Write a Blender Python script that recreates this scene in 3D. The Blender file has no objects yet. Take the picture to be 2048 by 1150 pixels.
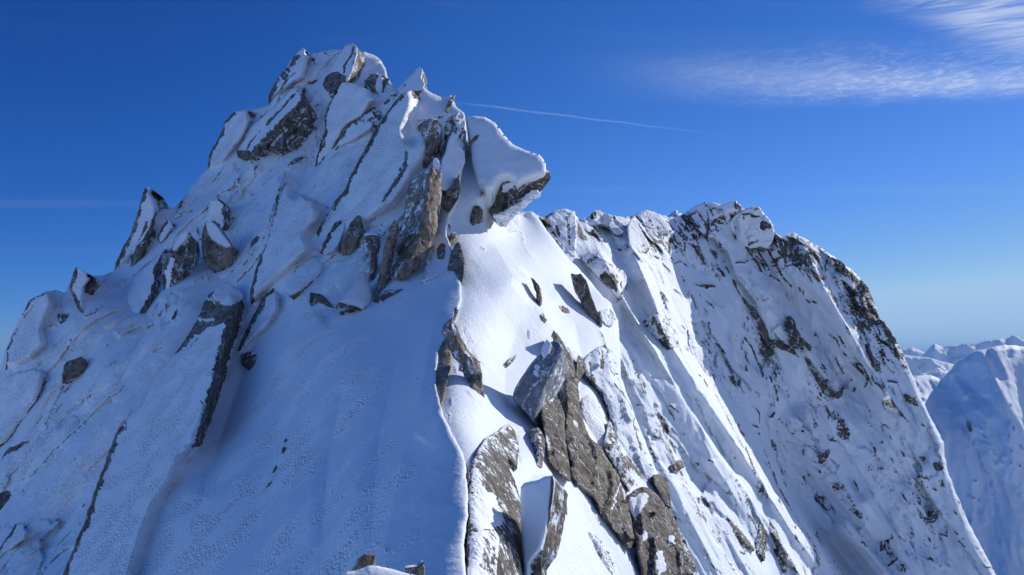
import bpy, math, random
import numpy as np
from mathutils import Vector

# ------------------------------------------------------------------ helpers
F = 1593.0
PITCH = math.radians(5.2)
CP, SP = math.cos(PITCH), math.sin(PITCH)
SUN_AZ, SUN_EL = math.radians(50), math.radians(25)   # to the right of the view direction
SUNV = np.array([math.cos(SUN_EL)*math.sin(SUN_AZ), math.cos(SUN_EL)*math.cos(SUN_AZ), math.sin(SUN_EL)])
C = bpy.context.scene.collection
rng = np.random.default_rng(7)

def ray(u, v):
    xc = (np.asarray(u, float)-1024)/F; yc = (575-np.asarray(v, float))/F
    return np.stack([xc, CP-SP*yc, SP+CP*yc], -1)

def hsh(ix, iy, iz, seed):
    h = (ix.astype(np.int64)*374761393 + iy.astype(np.int64)*668265263 + iz.astype(np.int64)*2147483647 + seed*974634777) & 0xffffffff
    h = ((h ^ (h >> 13))*1274126177) & 0xffffffff
    h = ((h ^ (h >> 16))*2246822519) & 0xffffffff
    return (h ^ (h >> 15)) & 0xffffffff

def gnoise(p, seed=0):
    """gradient noise, about -1..1, p (n,3)"""
    i = np.floor(p).astype(np.int64); f = p-i
    w = f*f*f*(f*(f*6-15)+10)
    out = 0
    for dx in (0, 1):
        wx = w[:, 0] if dx else 1-w[:, 0]
        for dy in (0, 1):
            wy = w[:, 1] if dy else 1-w[:, 1]
            for dz in (0, 1):
                wz = w[:, 2] if dz else 1-w[:, 2]
                h = hsh(i[:, 0]+dx, i[:, 1]+dy, i[:, 2]+dz, seed)
                gx = (h & 1023)/511.5-1; gy = ((h >> 10) & 1023)/511.5-1; gz = ((h >> 20) & 1023)/511.5-1
                out = out + wx*wy*wz*(gx*(f[:, 0]-dx)+gy*(f[:, 1]-dy)+gz*(f[:, 2]-dz))
    return out*1.3

def fbm(p, octv=4, seed=0, gain=.5, ridged=False):
    a, s, t = 1.0, 0, 0
    for k in range(octv):
        n = gnoise(p*(2.03**k)+k*17.3, seed+k)
        if ridged: n = 1-2*np.abs(n)
        s = s+a*n; t += a; a *= gain
    return s/t

def cells(s, t, seed=0):
    """2-D Worley cells: random of nearest cell, offset to its centre, F2-F1"""
    i = np.floor(s).astype(np.int64); j = np.floor(t).astype(np.int64)
    n = len(s); d1 = np.full(n, 9.); d2 = np.full(n, 9.); r = np.zeros(n); ox = np.zeros(n); oy = np.zeros(n); r2 = np.zeros(n)
    for di in (-1, 0, 1):
        for dj in (-1, 0, 1):
            h = hsh(i+di, j+dj, np.zeros(n, np.int64), seed)
            cx = i+di+(h & 1023)/1023.; cy = j+dj+((h >> 10) & 1023)/1023.
            d = np.hypot(s-cx, t-cy)
            near = d < d1
            d2 = np.where(near, d1, np.minimum(d2, d)); 
            r2 = np.where(near, r, r2)
            r = np.where(near, ((h >> 20) & 1023)/1023., r)
            ox = np.where(near, s-cx, ox); oy = np.where(near, t-cy, oy)
            d1 = np.where(near, d, d1)
    return r, ox, oy, d2-d1

def sstep(a, b, x):
    t = np.clip((x-a)/(b-a), 0, 1); return t*t*(3-2*t)

class TPS:
    def __init__(self, pts):
        a = np.array(pts, float)
        self.c = a[:, :2]/400.; y = np.log(a[:, 2])
        n = len(a); K = self.k(self.c, self.c)+np.eye(n)*1e-3
        P = np.c_[np.ones(n), self.c]
        M = np.zeros((n+3, n+3)); M[:n, :n] = K; M[:n, n:] = P; M[n:, :n] = P.T
        self.w = np.linalg.solve(M, np.r_[y, 0, 0, 0]); self.n = n
    def k(self, a, b):
        r2 = ((a[:, None]-b[None])**2).sum(-1)+1e-12
        return r2*np.log(r2)*.5
    def __call__(self, u, v):
        u = np.asarray(u, float); sh = u.shape
        q = np.c_[u.ravel(), np.asarray(v, float).ravel()]/400.
        out = np.empty(len(q))
        for k in range(0, len(q), 40000):
            b = q[k:k+40000]
            out[k:k+40000] = self.k(b, self.c)@self.w[:self.n]+self.w[self.n]+b@self.w[self.n+1:]
        return np.exp(out).reshape(sh)

def rough_poly(poly, amp, seg=4.0, seed=0):
    """subdivide and roughen an outline so that no edge is ruler-straight; keeps extra columns"""
    P = np.array(poly, float); out = []
    n = len(P)
    for i in range(n):
        a, b = P[i], P[(i+1) % n]
        L = np.hypot(*(b-a)[:2]); m = max(1, int(L/seg))
        for k in range(m): out.append(a+(b-a)*k/m)
    Q = np.array(out)
    if amp > 0:
        z = np.c_[Q[:, 0]/22., Q[:, 1]/22., np.full(len(Q), seed*3.7+.5)]
        z2 = z*3.1
        Q[:, 0] += amp*(1.5*gnoise(z, 11)+1.0*gnoise(z2, 12)); Q[:, 1] += amp*(1.5*gnoise(z, 13)+1.0*gnoise(z2, 14))
    return Q

def poly_dist(poly, us, vs, R):
    """distance, nearest point, nearest-segment outward normal and extra column on a regular grid"""
    H, W = len(vs), len(us)
    D = np.full((H, W), R, float); NX = np.zeros((H, W)); NY = np.zeros((H, W)); OX = np.zeros((H, W)); OY = np.zeros((H, W)); E = np.zeros((H, W))
    st = us[1]-us[0]; n = len(poly)
    area = 0.5*np.sum(poly[:, 0]*np.roll(poly[:, 1], -1)-np.roll(poly[:, 0], -1)*poly[:, 1])
    sg = 1 if area > 0 else -1
    for i in range(n):
        a = poly[i]; b = poly[(i+1) % n]
        x0 = min(a[0], b[0])-R; x1 = max(a[0], b[0])+R; y0 = min(a[1], b[1])-R; y1 = max(a[1], b[1])+R
        i0 = max(0, int((x0-us[0])/st)); i1 = min(W, int((x1-us[0])/st)+2); j0 = max(0, int((y0-vs[0])/st)); j1 = min(H, int((y1-vs[0])/st)+2)
        if i0 >= i1 or j0 >= j1: continue
        X, Y = np.meshgrid(us[i0:i1], vs[j0:j1])
        d = b[:2]-a[:2]; L2 = d@d+1e-9
        t = np.clip(((X-a[0])*d[0]+(Y-a[1])*d[1])/L2, 0, 1)
        px = a[0]+t*d[0]; py = a[1]+t*d[1]; dd = np.hypot(X-px, Y-py)
        s = (slice(j0, j1), slice(i0, i1)); m = dd < D[s]
        L = math.sqrt(L2)
        for arr, val in ((D, dd), (NX, px), (NY, py), (OX, np.full_like(dd, sg*d[1]/L)), (OY, np.full_like(dd, -sg*d[0]/L))):
            q = arr[s]; q[m] = val[m]
        if len(a) > 2:
            q = E[s]; q[m] = (a[2]+t*(b[2]-a[2]))[m]
    return D, NX, NY, OX, OY, E

def inside_grid(poly, us, vs):
    M = np.zeros((len(vs), len(us)), bool)
    x = poly[:, 0]; y = poly[:, 1]; x2 = np.roll(x, -1); y2 = np.roll(y, -1)
    for j, v in enumerate(vs):
        m = (y > v) != (y2 > v)
        if not m.any(): continue
        xs = np.sort(x[m]+(v-y[m])/(y2[m]-y[m])*(x2[m]-x[m]))
        M[j] = (np.searchsorted(xs, us) % 2) == 1
    return M

def inpoly(poly, u, v):
    P = np.array(poly, float); m = np.zeros(u.shape, bool)
    n = len(P)
    for i in range(n):
        a, b = P[i], P[(i+1) % n]
        c = (a[1] > v) != (b[1] > v)
        m ^= c & (u < (b[0]-a[0])*(v-a[1])/((b[1]-a[1])+1e-12)+a[0])
    return m

def line_dist(pts, u, v):
    """distance to polyline, signed side, parameter 0..1"""
    P = np.array(pts, float); best = np.full(u.shape, 1e9); side = np.zeros(u.shape); par = np.zeros(u.shape)
    n = len(P)-1
    for i in range(n):
        a, b = P[i, :2], P[i+1, :2]; d = b-a; L2 = d@d+1e-9
        t = np.clip(((u-a[0])*d[0]+(v-a[1])*d[1])/L2, 0, 1)
        dd = np.hypot(u-a[0]-t*d[0], v-a[1]-t*d[1])
        s = np.sign((u-a[0])*d[1]-(v-a[1])*d[0])
        m = dd < best
        best = np.where(m, dd, best); side = np.where(m, s, side); par = np.where(m, (i+t)/n, par)
    return best, side, par

def sheet(poly, step, R):
    pad = step*2
    us = np.arange(poly[:, 0].min()-pad, poly[:, 0].max()+pad, step); vs = np.arange(poly[:, 1].min()-pad, poly[:, 1].max()+pad, step)
    D, NX, NY, OX, OY, E = poly_dist(poly, us, vs, max(R, step*2))
    I = inside_grid(poly, us, vs)
    U, V = np.meshgrid(us, vs)
    act = I | (D < .6*step)
    snap = (D < .6*step) if step else False
    U = np.where(snap, NX, U); V = np.where(snap, NY, V); D = np.where(snap, 0, D)
    idx = -np.ones(act.shape, int)
    quads = act[:-1, :-1].astype(int)+act[1:, :-1]+act[:-1, 1:]+act[1:, 1:]
    inn = (I & ~snap)
    someinside = inn[:-1, :-1] | inn[1:, :-1] | inn[:-1, 1:] | inn[1:, 1:]
    mx = (U[:-1, :-1]+U[1:, 1:])/2; my = (V[:-1, :-1]+V[1:, 1:])/2
    ctr = inpoly(poly[:, :2], mx, my) if mx.size < 40000 else someinside
    faces = []
    A = np.arange(act.size).reshape(act.shape)
    a, b, c, d = A[:-1, :-1], A[:-1, 1:], A[1:, 1:], A[1:, :-1]
    full = (quads == 4) & (someinside | ctr)
    f4 = np.stack([a[full], d[full], c[full], b[full]], -1)
    tri = []
    t3 = (quads == 3) & (someinside | ctr)
    js, is_ = np.nonzero(t3)
    for j, i in zip(js, is_):
        q = [A[j, i], A[j+1, i], A[j+1, i+1], A[j, i+1]]
        tri.append([k for k in q if act.ravel()[k]])
    used = np.zeros(act.size, bool); used[f4.ravel()] = True
    f3 = np.array(tri, int).reshape(-1, 3); used[f3.ravel()] = True
    new = -np.ones(act.size, int); ids = np.nonzero(used)[0]; new[ids] = np.arange(len(ids))
    f4 = new[f4]; f3 = new[f3]
    g = lambda x: x.ravel()[ids]
    # boundary edges, oriented
    e = []
    for f in (f4, f3):
        k = f.shape[1]
        for q in range(k): e.append(f[:, [q, (q+1) % k]])
    e = np.concatenate(e); n = len(ids)
    key = e[:, 0]*n+e[:, 1]; rk = e[:, 1]*n+e[:, 0]
    bd = e[~np.isin(key, rk)]
    return dict(u=g(U), v=g(V), d=g(D), ox=g(OX), oy=g(OY), e=g(E), f4=f4, f3=f3, bd=bd)

def make_mesh(name, verts, f4, f3, attr, mat, parent=None, origin=None, smooth=True):
    me = bpy.data.meshes.new(name)
    if origin is not None: verts = verts-origin
    nv = len(verts); nl = 4*len(f4)+3*len(f3)
    me.vertices.add(nv); me.vertices.foreach_set('co', verts.astype(np.float32).ravel())
    me.loops.add(nl); me.loops.foreach_set('vertex_index', np.r_[f4.ravel(), f3.ravel()].astype(np.int32))
    npoly = len(f4)+len(f3); me.polygons.add(npoly)
    st = np.r_[np.arange(len(f4))*4, 4*len(f4)+np.arange(len(f3))*3].astype(np.int32)
    me.polygons.foreach_set('loop_start', st)
    me.update(calc_edges=True); me.validate()
    me.polygons.foreach_set('use_smooth', np.full(len(me.polygons), smooth))
    a = me.attributes.new('surf', 'FLOAT_COLOR', 'POINT')
    a.data.foreach_set('color', attr.astype(np.float32).ravel())
    me.materials.append(mat)
    o = bpy.data.objects.new(name, me); C.objects.link(o)
    if parent is not None: o.parent = parent
    elif origin is not None: o.location = origin
    return o

def with_skirt(S, P, offs, attrs, back=False):
    """rings of boundary copies; offs: list of (nverts,3) displacement arrays for each ring, attrs per ring"""
    n = len(P); bd = S['bd']; bv = np.unique(bd); loc = -np.ones(n, int); loc[bv] = np.arange(len(bv))
    V = [P]; f4 = [S['f4']]; base = n; prev = bv; Alist = [attrs[0]]
    pe = bd
    for k, off in enumerate(offs):
        V.append(P[bv]+off[bv]); Alist.append(attrs[k+1][bv])
        ne = loc[bd]+base
        f4.append(np.stack([pe[:, 1], pe[:, 0], ne[:, 0], ne[:, 1]], -1))
        pe = ne; base += len(bv)
    f3 = [S['f3']]
    if back:
        V.append(P+offs[-1]); Alist.append(attrs[-1])
        f4.append(S['f4'][:, ::-1]+base); f3.append(S['f3'][:, ::-1]+base)
    return np.concatenate(V), np.concatenate(f4), np.concatenate(f3), np.concatenate(Alist)
# ------------------------------------------------------------------ materials
class NT:
    def __init__(self, tree): self.t = tree; tree.nodes.clear()
    def n(self, typ, **kw):
        x = self.t.nodes.new(typ)
        for k, v in kw.items(): setattr(x, k, v)
        return x
    def l(self, a, b): self.t.links.new(a, b)
    def val(self, sock, v):
        if hasattr(v, 'is_linked'): self.l(v, sock)
        else: sock.default_value = v
    def math(self, op, a, b=0.0, c=0.0, clamp=False):
        x = self.n('ShaderNodeMath', operation=op, use_clamp=clamp)
        self.val(x.inputs[0], a); self.val(x.inputs[1], b); self.val(x.inputs[2], c)
        return x.outputs[0]
    def rng(self, a, lo, hi, smooth=True, to0=0.0, to1=1.0):
        x = self.n('ShaderNodeMapRange', interpolation_type='SMOOTHSTEP' if smooth else 'LINEAR')
        self.val(x.inputs[0], a); x.inputs[1].default_value = lo; x.inputs[2].default_value = hi
        x.inputs[3].default_value = to0; x.inputs[4].default_value = to1
        return x.outputs[0]
    def mix(self, f, a, b):
        x = self.n('ShaderNodeMix', data_type='RGBA')
        self.val(x.inputs[0], f); self.val(x.inputs[6], a); self.val(x.inputs[7], b)
        return x.outputs[2]
    def noise(self, vec, scale, detail=4, rough=.5):
        x = self.n('ShaderNodeTexNoise'); self.l(vec, x.inputs['Vector'])
        x.inputs['Scale'].default_value = scale; x.inputs['Detail'].default_value = detail; x.inputs['Roughness'].default_value = rough
        return x.outputs[0]

def mountain_mat(name, k, edge=.05, bump=1.0, snowcol=(.90, .925, .95, 1), rocks=((.028, .027, .028, 1), (.155, .142, .13, 1), (.15, .115, .085, 1), (.46, .37, .28, 1)), lichen=.75):
    """snow over granite; k scales the pattern (bigger = finer, in 1/m)"""
    m = bpy.data.materials.new(name); m.use_nodes = True
    t = NT(m.node_tree)
    geo = t.n('ShaderNodeNewGeometry'); pos = geo.outputs['Position']
    at = t.n('ShaderNodeAttribute', attribute_name='surf'); sep = t.n('ShaderNodeSeparateColor'); t.l(at.outputs['Color'], sep.inputs[0])
    r, g, b = sep.outputs
    nz = t.n('ShaderNodeSeparateXYZ'); t.l(geo.outputs['Normal'], nz.inputs[0]); up = nz.outputs[2]
    n1 = t.noise(pos, 2.2*k, 6, .62); n2 = t.noise(pos, 9*k, 4, .6); n3 = None
    upn = t.rng(t.math('ADD', up, t.math('MULTIPLY', t.math('SUBTRACT', n1, .5), .8)), .55, .85)
    rr = t.math('SUBTRACT', r, t.math('MULTIPLY', upn, .30))
    nn = t.math('ADD', t.math('MULTIPLY', t.math('SUBTRACT', n1, .5), 1.5), t.math('MULTIPLY', t.math('SUBTRACT', n2, .5), 1.1))
    mk = t.rng(t.math('ADD', rr, nn), .5-edge, .5+edge)
    # rock colour
    n1c = t.rng(t.noise(pos, 3.1*k, 7, .68), .34, .66)
    tan = t.mix(n1c, rocks[2], rocks[3]); grey = t.mix(n1c, rocks[0], rocks[1])
    rc = t.mix(b, grey, tan)
    lich = t.rng(t.noise(pos, 5*k, 5, .65), .52, .62)
    rc = t.mix(t.math('MULTIPLY', lich, t.math('MULTIPLY', lichen, t.math('SUBTRACT', 1.0, t.math('MULTIPLY', b, .65)))), rc, (.035, .034, .03, 1))
    lich2 = t.rng(t.noise(pos, 13*k, 3, .6), .63, .68)
    rc = t.mix(t.math('MULTIPLY', lich2, .4), rc, (.42, .41, .38, 1))
    # snow colour: rime painted whiter than drifts for the light it catches, faint grey specks
    rim = t.math('MULTIPLY', g, t.rng(n2, .5, .7)); base_ = t.mix(g, (.77, .83, .895, 1), (.93, .945, .96, 1)); sc = t.mix(t.math('MULTIPLY', rim, .08), base_, (.66, .69, .74, 1))
    # relief
    lump = t.noise(pos, 7*k, 4, .6); fine = t.noise(pos, 22*k, 3, .6)
    vo = t.n('ShaderNodeTexVoronoi', feature='F1'); t.l(pos, vo.inputs['Vector']); vo.inputs['Scale'].default_value = 12*k
    # wind crust on smooth snow: stretched fine noise
    mp = t.n('ShaderNodeMapping'); t.l(pos, mp.inputs[0]); mp.inputs['Rotation'].default_value = (.5, .4, .7); mp.inputs['Scale'].default_value = (1, 1, .3)
    crust = t.noise(mp.outputs[0], 4*k, 5, .6)
    hs = t.math('ADD', t.math('MULTIPLY', t.math('ADD', lump, t.math('MULTIPLY', vo.outputs[0], -.9)), t.math('ADD', t.math('MULTIPLY', t.math('MULTIPLY', g, t.rng(t.noise(pos, .9*k, 3, .5), .38, .62, True, .1, 1.7)), .06/k), .0)),
                t.math('MULTIPLY', crust, .045/k))
    hs = t.math('ADD', hs, t.math('MULTIPLY', fine, t.math('ADD', t.math('MULTIPLY', g, .02/k), .003/k)))
    cr = t.n('ShaderNodeTexVoronoi', feature='DISTANCE_TO_EDGE'); wob = t.n('ShaderNodeVectorMath', operation='ADD')
    nz3 = t.n('ShaderNodeTexNoise'); t.l(pos, nz3.inputs['Vector']); nz3.inputs['Scale'].default_value = 2*k
    sc3 = t.n('ShaderNodeVectorMath', operation='SCALE'); t.l(nz3.outputs['Color'], sc3.inputs[0]); sc3.inputs['Scale'].default_value = .6/k
    t.l(pos, wob.inputs[0]); t.l(sc3.outputs[0], wob.inputs[1]); mp2 = t.n('ShaderNodeMapping'); t.l(wob.outputs[0], mp2.inputs[0])
    mp2.inputs['Rotation'].default_value = (.2, .5, 0); mp2.inputs['Scale'].default_value = (1, 1, .35)
    t.l(mp2.outputs[0], cr.inputs['Vector']); cr.inputs['Scale'].default_value = 1.3*k
    crack = t.rng(cr.outputs[0], 0, .06)
    hr = t.math('ADD', t.math('MULTIPLY', n1, .30/k), t.math('ADD', t.math('MULTIPLY', fine, .05/k), t.math('MULTIPLY', crack, .04/k)))
    crs = t.math('MULTIPLY', t.math('MULTIPLY', t.rng(cr.outputs[0], .055, .015), t.rng(n2, .47, .56)), t.math('SUBTRACT', 1.0, t.math('MULTIPLY', b, .9))); mk = t.math('SUBTRACT', mk, t.math('MULTIPLY', crs, t.math('MULTIPLY', mk, .9)))
    col = t.mix(mk, sc, rc)
    hh = t.n('ShaderNodeMix', data_type='FLOAT'); t.l(mk, hh.inputs[0]); t.l(t.math('ADD', hs, .12/k), hh.inputs[2]); t.l(hr, hh.inputs[3])
    bp = t.n('ShaderNodeBump'); bp.inputs['Distance'].default_value = 1.0; bp.inputs['Strength'].default_value = bump*.8
    t.l(hh.outputs[0], bp.inputs['Height'])
    pr = t.n('ShaderNodeBsdfPrincipled'); t.l(col, pr.inputs['Base Color']); t.l(bp.outputs[0], pr.inputs['Normal'])
    pr.inputs['Roughness'].default_value = .75; pr.inputs['Specular IOR Level'].default_value = .25
    out = t.n('ShaderNodeOutputMaterial'); t.l(pr.outputs[0], out.inputs[0])
    return m

M_NEAR = mountain_mat('snow_over_granite', 1.0)
M_GREY = mountain_mat('snow_over_slate', 1.2, rocks=((.15, .17, .20, 1), (.30, .33, .37, 1))*2, lichen=.35, bump=.6)
M_FG = mountain_mat('snow_over_granite_close', 3.0)
M_MID = mountain_mat('snow_over_granite_upper', .8)
M_FAR = mountain_mat('snow_over_granite_ridge', .34, edge=.08, bump=.9, rocks=((.025, .025, .028, 1), (.13, .12, .11, 1), (.09, .075, .06, 1), (.3, .25, .2, 1)))
M_XFAR = mountain_mat('snow_over_granite_mountain', .07, edge=.15, bump=.5)

# ------------------------------------------------------------------ camera, light, sky
sc = bpy.context.scene
sc.cycles.max_bounces = 6; sc.cycles.diffuse_bounces = 3; sc.cycles.volume_bounces = 0; sc.cycles.transparent_max_bounces = 8
cam = bpy.data.cameras.new('camera'); co = bpy.data.objects.new('camera', cam); C.objects.link(co)
cam.sensor_width = 36; cam.lens = F/2048*36; cam.clip_start = .05; cam.clip_end = 200000
co.rotation_euler = (math.pi/2+PITCH, 0, 0); co.location = (0, 0, 0); sc.camera = co
sl = bpy.data.lights.new('sun', 'SUN'); so = bpy.data.objects.new('sun', sl); C.objects.link(so)
sl.energy = 4.15; sl.angle = math.radians(.5); sl.color = (1, .97, .92)
so.rotation_euler = Vector(SUNV).to_track_quat('Z', 'Y').to_euler()
so.location = (60, 30, 60)
w = bpy.data.worlds.new('World'); sc.world = w; w.use_nodes = True
t = NT(w.node_tree)
sky = t.n('ShaderNodeTexSky', sky_type='NISHITA'); sky.sun_disc = False; sky.sun_elevation = SUN_EL; sky.sun_rotation = SUN_AZ
sky.altitude = 2900; sky.air_density = 1.0; sky.dust_density = .35; sky.ozone_density = 3.2
tc = t.n('ShaderNodeTexCoord'); dirv = tc.outputs['Generated']
sx = t.n('ShaderNodeSeparateXYZ'); t.l(dirv, sx.inputs[0])
zz = t.math('MAXIMUM', sx.outputs[2], .03)
# cloud sheet coordinates: where the view direction meets a level sheet one unit up
cx = t.math('DIVIDE', sx.outputs[0], zz); cy = t.math('DIVIDE', sx.outputs[1], zz)
def comb(a, b, c=0.0):
    x = t.n('ShaderNodeCombineXYZ'); t.val(x.inputs[0], a); t.val(x.inputs[1], b); t.val(x.inputs[2], c); return x.outputs[0]
CLOUD = True
# deep high-altitude blue: each channel of the sky gets its own contrast
vm = t.n('ShaderNodeVectorMath', operation='SCALE'); t.l(sky.outputs[0], vm.inputs[0]); vm.inputs['Scale'].default_value = .1
sp = t.n('ShaderNodeSeparateXYZ'); t.l(vm.outputs[0], sp.inputs[0])
chan = []; sxw = t.n('ShaderNodeSeparateXYZ'); t.l(dirv, sxw.inputs[0])   # darker away from the sun, towards the left
for i, (a, g) in enumerate(((1.37, 1.8), (.848, 1.2), (1.17, 1.0))):
    x = t.math('MINIMUM', sp.outputs[i], (.50, .76, .75)[i])
    chan.append(t.math('MULTIPLY', t.math('POWER', x, g), t.rng(sxw.outputs[0], -.55, .15, True, a*10*(.42, .68, .85)[i], a*10)))
skyc = comb(*chan)
# added boost of the unseen sky behind and left, as fill for shaded snow
fill_boost = t.math('MULTIPLY', t.rng(t.math('ADD', t.math('MULTIPLY', sx.outputs[0], -.94), t.math('MULTIPLY', sx.outputs[1], -.34)), .25, .8), 1.5)
gv = t.n('ShaderNodeVectorMath', operation='MULTIPLY'); t.l(skyc, gv.inputs[0]); t.l(comb(*[t.math('MULTIPLY_ADD', fill_boost, c_, 1.0) for c_ in (2.2, 1.05, .55)]), gv.inputs[1]); skyc = gv.outputs[0]
# cirrus on a level sheet of cloud: a long band with a clean far edge and a second patch nearer overhead
def cl_noise(ang, sl, sa, detail, dist=0.0, rough=.55, off=(0, 0, 0)):
    """noise stretched along direction ang of the sheet: sl scale along, sa scale across"""
    mp = t.n('ShaderNodeMapping', vector_type='POINT'); t.l(comb(cx, cy), mp.inputs[0]); mp.inputs['Rotation'].default_value = (0, 0, -ang); mp.inputs['Location'].default_value = off
    m2 = t.n('ShaderNodeMapping'); t.l(mp.outputs[0], m2.inputs[0]); m2.inputs['Scale'].default_value = (sl, sa, 1)
    x = t.n('ShaderNodeTexNoise'); t.l(m2.outputs[0], x.inputs['Vector']); x.inputs['Scale'].default_value = 1; x.inputs['Detail'].default_value = detail
    x.inputs['Distortion'].default_value = dist; x.inputs['Roughness'].default_value = rough
    return x.outputs[0]
ADD = lambda a, b: t.math('ADD', a, b)
SUB = lambda a, b: t.math('SUBTRACT', a, b)
MUL = lambda a, b: t.math('MULTIPLY', a, b)
warp = SUB(cl_noise(0, 1.6, 1.6, 3), .5)
fib = cl_noise(-.55, 8, 26, 8, 1.2, .66); tuft = cl_noise(-.5, 16, 20, 7, 1.2, .64); rip = cl_noise(-.62, 5, 42, 3, .4, .5, (3, 1, 0)); sheetn = cl_noise(.12, 1.1, 5, 4, .3)
yw = ADD(cy, ADD(MUL(warp, .28), MUL(SUB(fib, .5), .10)))
yw = ADD(yw, MUL(t.math('POWER', SUB(cx, 1.25), 2.0), .10))
lo = t.rng(yw, 3.14, 2.86); hi = t.rng(yw, 2.3, 2.82); xr = t.rng(cx, .15, 1.5)
core = t.rng(t.math('ABSOLUTE', SUB(ADD(yw, MUL(SUB(cx, 1.2), -.12)), 2.80)), .26, .0)
d1 = MUL(MUL(lo, hi), ADD(.25, MUL(xr, .85)))
tex1 = ADD(MUL(core, ADD(MUL(fib, .75), MUL(rip, .35))), MUL(t.rng(tuft, .42, .68), ADD(.05, MUL(xr, .75))))
c1 = MUL(MUL(d1, t.rng(cx, .1, .7)), ADD(.22, MUL(tex1, .75)))
s2 = SUB(MUL(SUB(cx, .78), .56), SUB(ADD(cy, MUL(warp, .35)), 2.13))
fib2 = cl_noise(-.35, 5, 20, 6, 1.2, .62, (5, 2, 0))
c2 = MUL(MUL(t.rng(s2, .0, .3), t.rng(cx, .7, 1.25)), ADD(.25, MUL(t.rng(fib2, .3, .7), .9)))
# faint streaks low on the left and behind the peak
def streak(y0, x0, x1, wd, a):
    yy = ADD(cy, MUL(warp, .12)); k = t.rng(t.math('ABSOLUTE', SUB(yy, y0)), wd, 0)
    return MUL(MUL(k, a), MUL(t.rng(cx, x0, x0+.8), t.rng(cx, x1, x1-.8)))
c3 = ADD(streak(5.05, -5.2, -1.9, .2, .06), ADD(streak(7.3, -6, -2.9, .5, .02), streak(4.62, .0, 1.1, .12, .10)))
c3 = ADD(c3, ADD(streak(4.65, 1.4, 3.4, .2, .06), MUL(MUL(t.rng(cy, 2.6, 2.2), t.rng(cx, -1.9, -.6)), MUL(t.rng(sheetn, .5, .75), .05))))
cl = t.math('MINIMUM', ADD(ADD(MUL(c1, .42), MUL(c2, .52)), MUL(c3, .5)), .9)
hz = MUL(t.rng(sx.outputs[2], .085, .01), .5)
front = t.rng(sx.outputs[2], .03, .06)
skyc = t.mix(MUL(cl, MUL(front, .85)), skyc, (8.6, 9.3, 10.2, 1))
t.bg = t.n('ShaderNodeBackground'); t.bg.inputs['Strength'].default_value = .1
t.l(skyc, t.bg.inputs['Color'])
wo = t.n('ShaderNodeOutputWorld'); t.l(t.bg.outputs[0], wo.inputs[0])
sc.view_settings.view_transform = 'Standard'; sc.view_settings.look = 'None'; sc.view_settings.gamma = 1
sc.view_settings.exposure = 0.0
# ------------------------------------------------------------------ terrain sheets
def ridge_add(D, u, v, feats):
    """feats: (points, height m, left width px, right width px) - ribs (+) and gullies (-) running along a line"""
    for pts, h, wl, wr in feats:
        d, s, p = line_dist(pts, u, v)
        w_ = np.where(s > 0, wr, wl)
        fall = np.clip(1-d/w_, 0, 1); prof = fall**1.3
        taper = sstep(0, .12, p)*sstep(1, .85, p) if len(pts) > 1 else 1
        D = D-h*prof*(.25+.75*taper)
    return D

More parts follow.
